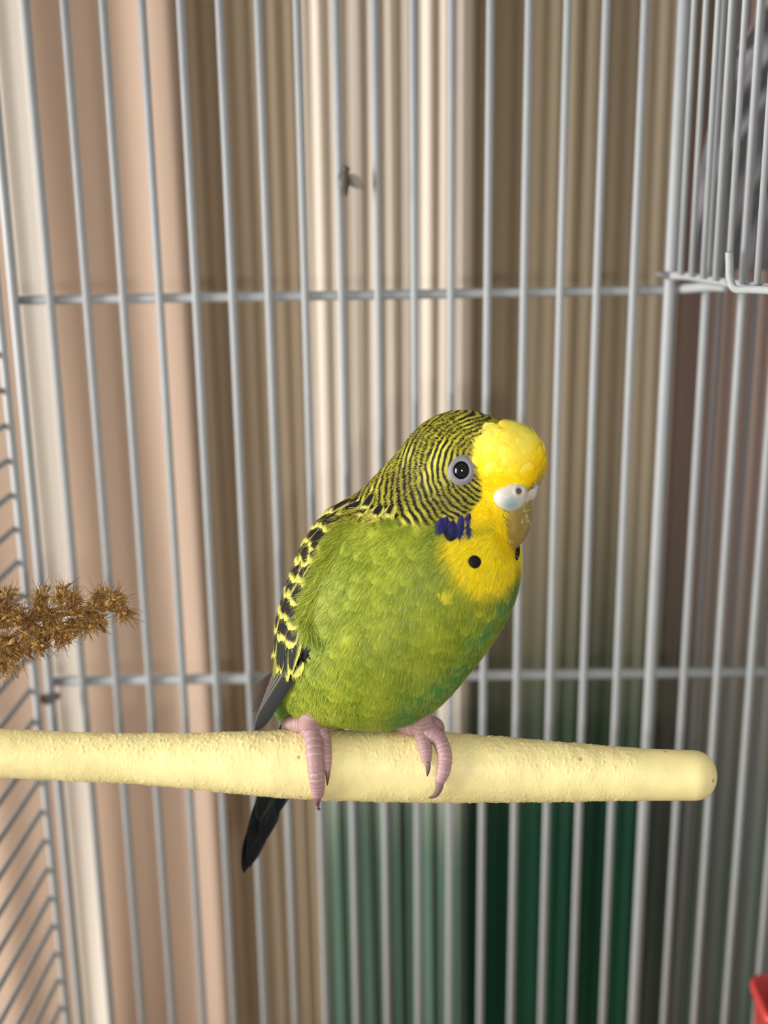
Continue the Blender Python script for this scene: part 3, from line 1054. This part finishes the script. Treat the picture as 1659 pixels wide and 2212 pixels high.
for q in NOS:
    Nn = normal(q[None], c=CC, r_=CR, k=.0006)[0]
    a = nrm(np.cross(Nn, hu)); b = np.cross(Nn, a)
    V = [q - Nn * .0006 + Nn * .0002 * (1 - k / 2.0) + (a * math.cos(t) * .00120 + b * math.sin(t) * .00068) * (k / 2.0) for k in (0, 1, 2) for t in np.linspace(0, 6.283, 16, endpoint=False)]
    Fc = [(k * 16 + j, k * 16 + (j + 1) % 16, (k + 1) * 16 + (j + 1) % 16, (k + 1) * 16 + j) for k in range(2) for j in range(16)]
    mesh_obj('nostril', V, Fc, M_dark, cere)

# beak: hooked upper mandible, small lower mandible tucked behind its tip
def beak(pts, sharp, name):
    pts = np.array(pts, float)
    n = 40
    P = bez([p[:3] for p in pts], 48)
    x = np.linspace(0, 1, len(P)); xr = np.linspace(0, 1, len(pts))
    rw = np.interp(x, xr, pts[:, 3]); rd = np.interp(x, xr, pts[:, 4])
    T = nrm(np.gradient(P, axis=0))
    V = []
    seg = 36
    for i in range(len(P)):
        f_ = nrm(np.cross(hs, T[i]))
        if np.dot(f_, hf) < 0:
            f_ = -f_
        for j in range(seg):
            a = 2 * math.pi * j / seg
            cs, sn = math.cos(a), math.sin(a)
            # front keeps a blunt central ridge, flanks are flatter
            V.append(P[i] + f_ * rd[i] * (abs(cs) ** sharp) * (1 if cs > 0 else -1) + hs * rw[i] * sn)
    Fc = [(i * seg + j, i * seg + (j + 1) % seg, (i + 1) * seg + (j + 1) % seg, (i + 1) * seg + j) for i in range(len(P) - 1) for j in range(seg)]
    Fc.append(tuple((len(P) - 1) * seg + j for j in range(seg)))
    return mesh_obj(name, V, Fc, M_beak, bird)
b0 = CM - hf * .0006 - hu * .0004
def bk(f_, u_, w, d):
    p = b0 + hf * f_ + hu * u_
    return (*p, w, d)
beak([bk(.0000, -.0010, .0050, .0034), bk(.0006, -.0048, .0052, .0036), bk(.0010, -.0080, .0050, .0036), bk(.0006, -.0115, .0043, .0032),
      bk(-.0010, -.0148, .0031, .0023), bk(-.0030, -.0172, .0016, .0013), bk(-.0044, -.0186, .0004, .0004)], .8, 'upper_beak')
beak([bk(-.0050, -.0120, .0040, .0020), bk(-.0040, -.0148, .0034, .0018), bk(-.0038, -.0170, .0025, .0012), bk(-.0040, -.0184, .0012, .0006)], 1.0, 'lower_beak')

# violet cheek feathers and black throat spots, both sides
def vio(s, t):
    m = smooth(.3, 1, np.abs(t))[:, None] * .35 + smooth(.8, 1, s)[:, None] * .2
    return lin((30, 31, 88)) * (1 - m) + lin((56, 58, 108)) * m
for a, b, w in (((956, 1121), (950, 1158), 19), ((980, 1125), (972, 1159), 15), ((997, 1113), (988, 1168), 16), ((1010, 1128), (1008, 1160), 8), ((1014, 1108), (1008, 1126), 9), ((966, 1116), (962, 1140), 10)):
    p, q = hit(*a), hit(*b)
    feather('cheek_feather', bird, p, q, w * S0, .0011, .0016, vio, shape='leaf', fringe=60)
    p, q = onto(mir_h(p)[None])[0], onto(mir_h(q)[None])[0]
    feather('cheek_feather', bird, p, q, w * S0, .0011, .0016, vio, shape='leaf', fringe=60)
blk_fn = lambda s, t: np.broadcast_to(C_BLK * .6, (len(s), 3))
for a, b, w in (((973, 1136), (971, 1172), 27), ((1021, 1200), (1021, 1228), 28), ((1112, 1176), (1104, 1210), 24)):
    p, q = hit(*a), hit(*b)
    feather('throat_spot', bird, p, q, w * S0, .0010, .0013, blk_fn, shape='leaf')
    if a[0] < 1100:
        p, q = onto(mir_h(p)[None])[0], onto(mir_h(q)[None])[0]
        feather('throat_spot', bird, p, q, w * S0, .0010, .0013, blk_fn, shape='leaf')

# ---- contour feathers and barbs over the whole body
def scatter(n):
    A = Vb[Qb]
    ar = np.linalg.norm(np.cross(A[:, 2] - A[:, 0], A[:, 3] - A[:, 1]), axis=1)
    f_ = rng.choice(len(Qb), n, p=ar / ar.sum())
    uv = rng.random((n, 2))
    q = A[f_]
    P = (q[:, 0] * ((1 - uv[:, 0]) * (1 - uv[:, 1]))[:, None] + q[:, 1] * (uv[:, 0] * (1 - uv[:, 1]))[:, None] + q[:, 2] * (uv[:, 0] * uv[:, 1])[:, None] + q[:, 3] * ((1 - uv[:, 0]) * uv[:, 1])[:, None])
    return P
WP = WING_PTS[0]
WP2 = onto(mir_b(WP))
ALLW = np.vstack([WP, WP2])
def near(P, Q, step=4000):
    out = np.empty(len(P))
    for i in range(0, len(P), step):
        out[i:i + step] = np.sqrt(((P[i:i + step, None, :] - Q[None]) ** 2).sum(-1).min(1))
    return out
def thin(P, dist):
    """greedy spacing on a hash grid"""
    cell = {}
    keep = []
    for i, p in enumerate(P):
        k = tuple((p / dist).astype(int))
        ok = True
        for a in (-1, 0, 1):
            for b in (-1, 0, 1):
                for c in (-1, 0, 1):
                    for j in cell.get((k[0] + a, k[1] + b, k[2] + c), ()):
                        if ((P[j] - p) ** 2).sum() < dist * dist:
                            ok = False
        if ok:
            cell.setdefault(k, []).append(i); keep.append(i)
    return P[keep]
def contour():
    P = thin(scatter(9000), .0036)
    h = ((P - B0) @ NB)
    P = P[(h < -.002) & (np.linalg.norm(P - THR, axis=1) > .012) & (near(P, ALLW) > .0022)]
    N = normal(P); Fl = flow(P, N)
    Vs, Fs, Cs = [], [], []
    base = 0
    cols = plumage(P)
    for p, n_, d, c in zip(P, N, Fl, cols):
        L = .0068 + random.uniform(-.001, .0012)
        tip = onto((p + d * L)[None], 0, 3)[0]
        k1 = random.uniform(.86, 1.10)
        def cf(s, t):
            e = smooth(.60, 1.0, np.maximum(s, .9 * np.abs(t) * s + .1))[:, None] * .36
            cc = c * k1
            return np.clip(cc * (1 - e) + lin((170, 176, 56)) * e, 0, 1)
        Pf, Ff, Cf = lay(p, tip, .0060, .00005, .00070, cf, nu=7, nv=6, camber=.00015)
        Vs.append(Pf); Fs.append(Ff + base); Cs.append(Cf); base += len(Pf)
    # ruffled forehead and throat
    P = thin(scatter(30000), .0020)
    dmn = np.minimum(np.linalg.norm(P - FORE, axis=1), np.linalg.norm(P - FORE2, axis=1))
    P = P[(dmn < .0082) & (field(P, CC, CR, .0006)[0] > .0002)]
    N = normal(P); Fl = flow(P, N); cols = plumage(P)
    for p, d, c in zip(P, Fl, cols):
        L = random.uniform(.0036, .0054)
        tip = onto((p + nrm(d + np.array([random.gauss(0, .16) for _ in range(3)])) * L)[None], 0, 3)[0]
        mix = random.choice((0, 0, .2, .5, .85))
        def cf(s, t):
            e = (smooth(.3, 1.0, s) * mix)[:, None]
            return np.clip(c * (1 - e) + C_YEL2 * e, 0, 1)
        Pf, Ff, Cf = lay(p, tip, random.uniform(.0026, .0042), .00002, random.uniform(.0002, .00085), cf, nu=8, nv=6, camber=.00008, shape='leaf2' if random.random() < .5 else 'round')
        Vs.append(Pf); Fs.append(Ff + base); Cs.append(Cf); base += len(Pf)
    o = mesh_obj('contour_feathers', np.vstack(Vs), np.vstack(Fs), M_feather, bird, np.vstack(Cs))
    o['kind'] = 'stuff'
contour()

def barbs(n):
    P = scatter(n)
    N = normal(P)
    dw = near(P, ALLW, 3000)
    keep = (dw > .0011)
    for E_, r_ in ((EYE, .0036), (EYE2, .0036)):
        keep &= np.linalg.norm(P - E_, axis=1) > r_
    keep &= field(P, CC, CR, .0006)[0] > -.0002
    P, N, dw = P[keep], N[keep], dw[keep]
    D = np.linalg.norm(P - MID_H, axis=1)
    h = (P - B0) @ NB
    body = smooth(.001, -.006, h)
    L = (.00055 + .0017 * body) * rng.uniform(.6, 1.35, len(P))
    fr = smooth(.0045, .0012, dw)
    L = L * (1 + .5 * fr)
    T = flow(P, N) + rng.normal(size=P.shape) * (.06 + .04 * body)[:, None]
    # along the wing's front edge the flank barbs fan out over the coverts
    T = T - bf * (fr * .55)[:, None] * 0 + (bs * .45)[None] * fr[:, None]
    T = nrm(T - N * (T * N).sum(1, keepdims=True))
    Wd = np.cross(N, T)
    w = (.00005 + .00002 * rng.random(len(P)))[:, None]
    col = plumage(P)
    v = rng.uniform(1 - .12 - .16 * body, 1.12 + .20 * body)
    col = np.clip(col * v[:, None], 0, 1)
    li = (rng.random(len(P)) < .10) & (body > .5)
    col[li] = np.clip(col[li] * .5 + lin((205, 205, 100)) * .5, 0, 1)
    fh = np.minimum(np.linalg.norm(P - FORE, axis=1), np.linalg.norm(P - FORE2, axis=1)) < .0105
    base = (.00006 + .00060 * body * rng.random(len(P)) + .00035 * fh * rng.random(len(P)))[:, None]
    L = L * (1 + .8 * fh)
    p0 = P + N * base
    p1 = p0 + T * (L * .55)[:, None] + N * .00012
    p2 = p0 + T * L[:, None] + N * (.00014 + .00022 * rng.random(len(P)))[:, None]
    V = np.stack([p0 - Wd * w, p0 + Wd * w, p1 + Wd * w * .9, p1 - Wd * w * .9, p2 + Wd * w * .25, p2 - Wd * w * .25], 1).reshape(-1, 3)
    b = (np.arange(len(P)) * 6)[:, None]
    Fq = np.concatenate([b + np.array([[0, 1, 2, 3]]), b + np.array([[3, 2, 4, 5]])])
    o = mesh_obj('barbs', V, Fq, M_strand, bird, np.repeat(col, 6, 0))
    o['kind'] = 'stuff'
barbs(230000)

def flank_fringe(n):
    """long loose barbs of the flank lying over the front of the wing"""
    g_ = np.random.default_rng(33)
    a = g_.random(n) * .80 + .03
    P = np.array([edge_pt(x) for x in a])
    u_ = g_.random(n) ** 1.05 * .0090 + .0002
    P = onto(P + bf * u_[:, None])
    N = normal(P)
    ed = np.array([edge_dir(x) for x in a])
    d = nrm(ed * g_.uniform(.5, 1.0, n)[:, None] - bf * g_.uniform(.15, .75, n)[:, None] + g_.normal(size=(n, 3)) * .10)
    d = nrm(d - N * (d * N).sum(1, keepdims=True))
    L = (g_.uniform(.0018, .0042, n) * (1 + .2 * np.sin(a * 60)))[:, None]
    W = np.cross(N, d) * .000055
    Q = [onto(P + d * L * t) for t in (0, .5, 1)]
    up_ = smooth(.0060, .0, u_)[:, None]
    lv = .0003 + up_ * g_.uniform(.0002, .0016, n)[:, None]
    Q = [q + normal(q) * (lv + t * (.0003 + .0018 * up_)) for q, t in zip(Q, (0, .55, .9))]
    col = np.clip(plumage(P) * g_.uniform(.75, 1.2, (n, 1)), 0, 1)
    li = g_.random(n) < .16
    col[li] = col[li] * .5 + C_EDGE * .5
    V = np.stack([Q[0] - W, Q[0] + W, Q[1] + W, Q[1] - W, Q[2] + W * .3, Q[2] - W * .3], 1).reshape(-1, 3)
    b = (np.arange(n) * 6)[:, None]
    Fq = np.concatenate([b + np.array([[0, 1, 2, 3]]), b + np.array([[3, 2, 4, 5]])])
    o = mesh_obj('flank_barbs', V, Fq, M_strand, bird, np.repeat(col, 6, 0))
    o['kind'] = 'stuff'
flank_fringe(5600)
def face_barbs(n):
    """yellow bristles that close over the sides of the beak"""
    g_ = np.random.default_rng(44)
    t = g_.random(n)
    px_ = 1066 + 30 * t + g_.normal(size=n) * 7; py_ = 1085 + 108 * t + g_.normal(size=n) * 6
    P = np.array([hit(x, y) for x, y in zip(px_, py_)])
    N = normal(P)
    d = nrm(hf * .55 - hu * .55 + hs * .25 + g_.normal(size=(n, 3)) * .15)
    d = nrm(d - N * (d * N).sum(1, keepdims=True) * .6)
    L = g_.uniform(.0018, .0036, n)[:, None]
    Vs, Fs, Cs, b = [], [], [], 0
    for f_ in (lambda q: q,):
        p0, p1 = f_(P + N * .0004), f_(P + d * L + N * .0010)
        nn = nrm(np.cross(p1 - p0, f_(P + N) - f_(P))) * .00006
        Vs.append(np.stack([p0 - nn, p0 + nn, p1 + nn * .3, p1 - nn * .3], 1).reshape(-1, 3))
        Fs.append(b + (np.arange(n) * 4)[:, None] + np.array([[0, 1, 2, 3]])); b += 4 * n
        Cs.append(np.repeat(np.clip(C_YEL * g_.uniform(.75, 1.1, (n, 1)), 0, 1), 4, 0))
    o = mesh_obj('face_barbs', np.vstack(Vs), np.vstack(Fs), M_strand, bird, np.vstack(Cs))
    o['kind'] = 'stuff'
face_barbs(900)
# mantle feathers between hood and wing
for a, b, w in (((778, 1078), (752, 1108), 30), ((806, 1070), (790, 1106), 32), ((826, 1094), (812, 1122), 30), ((800, 1090), (778, 1120), 26), ((852, 1092), (842, 1122), 26), ((760, 1092), (735, 1120), 28)):
    p, q = hit(*a), hit(*b)
    feather('mantle_feather', bird, p, q, w * S0, .0005, .0010, covert_col(.44 + w * .0007 + a[0] * .00001), fringe=80)
    p, q = onto(mir_b(p)[None])[0], onto(mir_b(q)[None])[0]
    feather('mantle_feather', bird, p, q, w * S0, .0005, .0010, covert_col(.44 + w * .0007), fringe=30)

# ---- feet: zygodactyl toes clasping the rod
def perch_pt(px, py, off):
    """point just outside the rod's surface on the camera's side"""
    v = ray(px, py)
    c, R = perch_at(float(px))
    m = CAM - c
    m = m - PT * np.dot(m, PT); d = v - PT * np.dot(v, PT)
    A = d @ d; B = m @ d; Cq = m @ m - (R + off) ** 2
    disc = B * B - A * Cq
    t = (-B - math.sqrt(disc)) / A if disc > 0 else -B / A
    return CAM + v * t
C_SK, C_SK2 = lin((172, 136, 136)), lin((194, 166, 162))
def toe(parent, path, radii, name, claw_from):
    P = bez(path, 110)
    n = len(P)
    x = np.linspace(0, 1, n)
    R = np.interp(x, np.linspace(0, 1, len(radii)), radii)
    R = R * (1 + .06 * np.abs(np.sin(x * 62)) - .03)
    V, Fc = tube(P, R, 18)
    ring = np.repeat(np.abs(np.sin(x * 62)) < .17, 18)
    V = np.array(V) + rng.normal(size=(len(V), 3)) * .00002
    col = np.where(ring[:, None], C_SK2, C_SK) * rng.uniform(.92, 1.06, (len(V), 1))
    return V, Fc, col
def foot(toes, hub, name='foot'):
    Vs, Fs, Cs, b = [], [], [], 0
    for path, radii in toes:
        V, Fc, c = toe(None, path, radii, '', None)
        Vs.append(V); Fs += [tuple(i + b for i in f) for f in Fc]; Cs.append(c); b += len(V)
    m = bpy.data.meshes.new(name)
    o = None
    V = np.vstack(Vs)
    m.from_pydata([tuple(v) for v in V], [], Fs)
    a = m.color_attributes.new('tint', 'FLOAT_COLOR', 'POINT')
    cc = np.ones((len(V), 4), np.float32); cc[:, :3] = np.clip(np.vstack(Cs), 0, 1)
    a.data.foreach_set('color', cc.ravel())
    m.polygons.foreach_set('use_smooth', np.ones(len(m.polygons), bool))
    m.materials.append(M_skin)
    o = bpy.data.objects.new(name, m)
    COL.objects.link(o)
    o.parent = bird
    o.matrix_parent_inverse = parent_inv(bird)
    return o
def claw(parent, pts, r0_):
    P = bez(pts, 24)
    x = np.linspace(0, 1, len(P))
    V, Fc = tube(P, r0_ * (1 - x) ** .7 + .00006, 12)
    c = np.repeat(lin((150, 118, 116)) * (1 - x[:, None]) + lin((62, 56, 62)) * x[:, None], 12, 0)
    mesh_obj('claw', V, Fc, M_claw, parent, c)
def over(px, ang, off):
    """point round the rod: angle 0 = top, positive towards the camera"""
    c, R = perch_at(float(px))
    N = nrm(UP - PT * PT[2]); B = np.cross(N, PT)
    if B[1] > 0:
        B = -B
    return c + (R + off) * (math.cos(ang) * N + math.sin(ang) * B)
pp = perch_pt
# left foot in the picture
A = [hit(680, 1545, 0) + np.array([0, .002, .003]), over(676, .15, .0034), pp(676, 1590, .0022), pp(680, 1630, .0020), pp(683, 1672, .0018), pp(686, 1700, .0016), pp(687, 1716, .0013)]
Ar = [.0034, .0033, .0024, .0023, .0021, .0019, .0015]
Bq = [over(690, .0, .0030), over(700, .25, .0022), pp(704, 1600, .0013), pp(706, 1635, .0013), pp(707, 1664, .0010)]
Br = [.0028, .0021, .0014, .0013, .0010]
back1 = [over(668, .0, .0030), over(645, -.15, .0022), over(622, -.5, .0018), over(612, -1.1, .0015), over(610, -1.7, .0012)]
back2 = [over(690, .0, .0028), over(712, -.2, .0020), over(722, -.7, .0016), over(724, -1.3, .0014), over(724, -1.8, .0012)]
f1 = foot([(A, Ar), (Bq, Br), (back1, [.0028, .0024, .0020, .0018, .0014]), (back2, [.0024, .0022, .0018, .0015, .0012])], None)
claw(f1, [pp(687, 1712, .0013), pp(686, 1724, .0012), pp(685, 1734, .0012), at(686, 1744, perch_d(686) - .0070), at(692, 1750, perch_d(686) - .0055)], .00115)
claw(f1, [pp(707, 1660, .0010), pp(708, 1676, .0012), pp(707, 1697, .0006)], .00085)
claw(f1, [over(610, -1.65, .0012), over(610, -2.1, .0014), over(611, -2.5, .0006)], .0009)
claw(f1, [over(724, -1.75, .0012), over(724, -2.2, .0014), over(723, -2.5, .0006)], .0009)
# right foot in the picture
A = [hit(905, 1548, 0) + np.array([0, .002, .003]), over(914, .15, .0030), pp(915, 1598, .0018), pp(919, 1625, .0017), pp(921, 1645, .0012)]
Ar = [.0030, .0028, .0019, .0017, .0013]
Bq = [over(918, .0, .0030), over(932, .25, .0028), pp(950, 1600, .0019), pp(961, 1632, .0018), pp(958, 1665, .0017), pp(950, 1688, .0014)]
Br = [.0027, .0025, .0020, .0019, .0018, .0013]
back1 = [over(908, .0, .0030), over(885, -.05, .0021), over(862, -.4, .0017), over(850, -1.0, .0015), over(848, -1.7, .0012)]
back2 = [over(922, .0, .0028), over(938, -.4, .0020), over(944, -1.0, .0016), over(946, -1.8, .0012)]
f2 = foot([(A, Ar), (Bq, Br), (back1, [.0027, .0023, .0018, .0016, .0013]), (back2, [.0024, .0020, .0016, .0012])], None)
claw(f2, [pp(921, 1641, .0012), pp(925, 1658, .0014), pp(923, 1677, .0006)], .0010)
claw(f2, [pp(950, 1684, .0014), pp(949, 1702, .0018), pp(940, 1718, .0016), pp(926, 1724, .0010)], .0012)
claw(f2, [over(848, -1.65, .0012), over(848, -2.1, .0014), over(849, -2.5, .0006)], .0009)
claw(f2, [over(946, -1.75, .0012), over(946, -2.2, .0014), over(945, -2.5, .0006)], .0009)

# ------------------------------------------------------------------ dry seed spray at the left
def spray():
    stem = [at(-330, 1400, .372), at(-150, 1372, .364), at(0, 1352, .359), at(80, 1337, .3575), at(160, 1324, .3565), at(225, 1318, .356), at(262, 1322, .355)]
    root = thing('millet_spray', stem[0], 'dry brown seed spray sticking in from the left above the perch', 'seed spray')
    P = bez(stem, 60)
    V, Fc = tube(P, np.linspace(.0013, .0003, len(P)), 8)
    mesh_obj('stem', V, Fc, M_husk, root, np.broadcast_to(lin((150, 118, 78)), (len(V), 3)))
    # clusters: base on stem (px, py), tip (px, py), spread
    cl = [((10, 1348), (22, 1285), 24), ((-15, 1350), (-12, 1290), 24), ((82, 1338), (88, 1282), 22), ((130, 1325), (138, 1272), 22), ((152, 1322), (160, 1292), 18),
          ((200, 1316), (216, 1286), 18), ((225, 1314), (252, 1286), 19), ((232, 1318), (250, 1292), 14), ((248, 1316), (274, 1327), 8),
          ((190, 1322), (214, 1346), 17), ((165, 1326), (190, 1356), 17), ((140, 1332), (166, 1360), 15), ((120, 1340), (130, 1380), 20), ((100, 1345), (98, 1374), 18), ((120, 1345), (144, 1376), 14),
          ((60, 1355), (88, 1400), 20), ((40, 1360), (62, 1408), 20), ((20, 1365), (36, 1418), 20), ((0, 1365), (18, 1440), 20), ((-5, 1370), (2, 1455), 20), ((-25, 1370), (-20, 1440), 22),
          ((30, 1345), (40, 1330), 26), ((70, 1345), (62, 1362), 24), ((5, 1350), (2, 1330), 26), ((0, 1390), (8, 1385), 26), ((-30, 1360), (-40, 1330), 28), ((110, 1332), (108, 1345), 18), ((90, 1338), (104, 1326), 17), ((150, 1327), (164, 1316), 14), ((50, 1346), (60, 1336), 19), ((188, 1322), (202, 1314), 13),
          ((-60, 1365), (-70, 1300), 28), ((-65, 1370), (-55, 1440), 28), ((-110, 1370), (-115, 1310), 30), ((-110, 1375), (-100, 1440), 30)]
    g_ = np.random.default_rng(5)
    for (a, b, sp) in cl:
        dz = g_.uniform(-.005, .002)
        p0 = at(*a, .3535); p1 = at(*b, .355 + dz)
        ax = p1 - p0
        Vs, Fs, Cs, n0 = [], [], [], 0
        sc = .355 / FPX
        # husks: small pointed shells of two curved faces, and bristles
        for k in range(34):
            s = g_.uniform(.1, 1.0) ** .7
            c = p0 + ax * s + g_.normal(size=3) * sp * sc * .30
            d = nrm(nrm(ax + 1e-6) * .8 + g_.normal(size=3) * .65)
            L = g_.uniform(.0016, .0030)
            w = g_.uniform(.00035, .00075)
            a1 = nrm(np.cross(d, g_.normal(size=3))); a2 = np.cross(d, a1)
            t = np.linspace(0, 1, 5)
            rr = w * np.sin(np.pi * np.clip(t * .93 + .05, 0, 1)) ** .8
            for i, (tt, r1) in enumerate(zip(t, rr)):
                for q in range(5):
                    an = 2 * math.pi * q / 5
                    Vs.append(c + d * L * tt + (a1 * math.cos(an) + a2 * .6 * math.sin(an)) * r1)
            for i in range(4):
                for q in range(5):
                    Fs.append((n0 + i * 5 + q, n0 + i * 5 + (q + 1) % 5, n0 + (i + 1) * 5 + (q + 1) % 5, n0 + (i + 1) * 5 + q))
            n0 += 25
            m = g_.random()
            Cs += [(lin((204, 162, 90)) * m + lin((130, 90, 46)) * (1 - m)) * g_.uniform(.7, 1.15)] * 25
        for k in range(80):
            s = g_.uniform(.2, 1.0)
            c = p0 + ax * s + g_.normal(size=3) * sp * sc * .28
            d = nrm(nrm(ax + 1e-6) * .8 + g_.normal(size=3) * .75)
            L = g_.uniform(.002, .0046)
            bend = g_.normal(size=3) * .0011
            side_ = nrm(np.cross(d, g_.normal(size=3))); s2 = np.cross(d, side_)
            for i in range(4):
                t = i / 3
                w = .00014 * (1 - .6 * t)
                q = c + d * L * t + bend * t * t
                Vs += [q + side_ * w, q - side_ * w * .5 + s2 * w * .87, q - side_ * w * .5 - s2 * w * .87]
            for i in range(3):
                for q in range(3):
                    Fs.append((n0 + i * 3 + q, n0 + i * 3 + (q + 1) % 3, n0 + i * 3 + 3 + (q + 1) % 3, n0 + i * 3 + 3 + q))
            n0 += 12
            m = g_.random()
            Cs += [(lin((206, 162, 96)) * m + lin((108, 70, 42)) * (1 - m))] * 12
        mesh_obj('seed_cluster', np.array(Vs), np.array(Fs), M_husk, root, np.array(Cs))
spray()
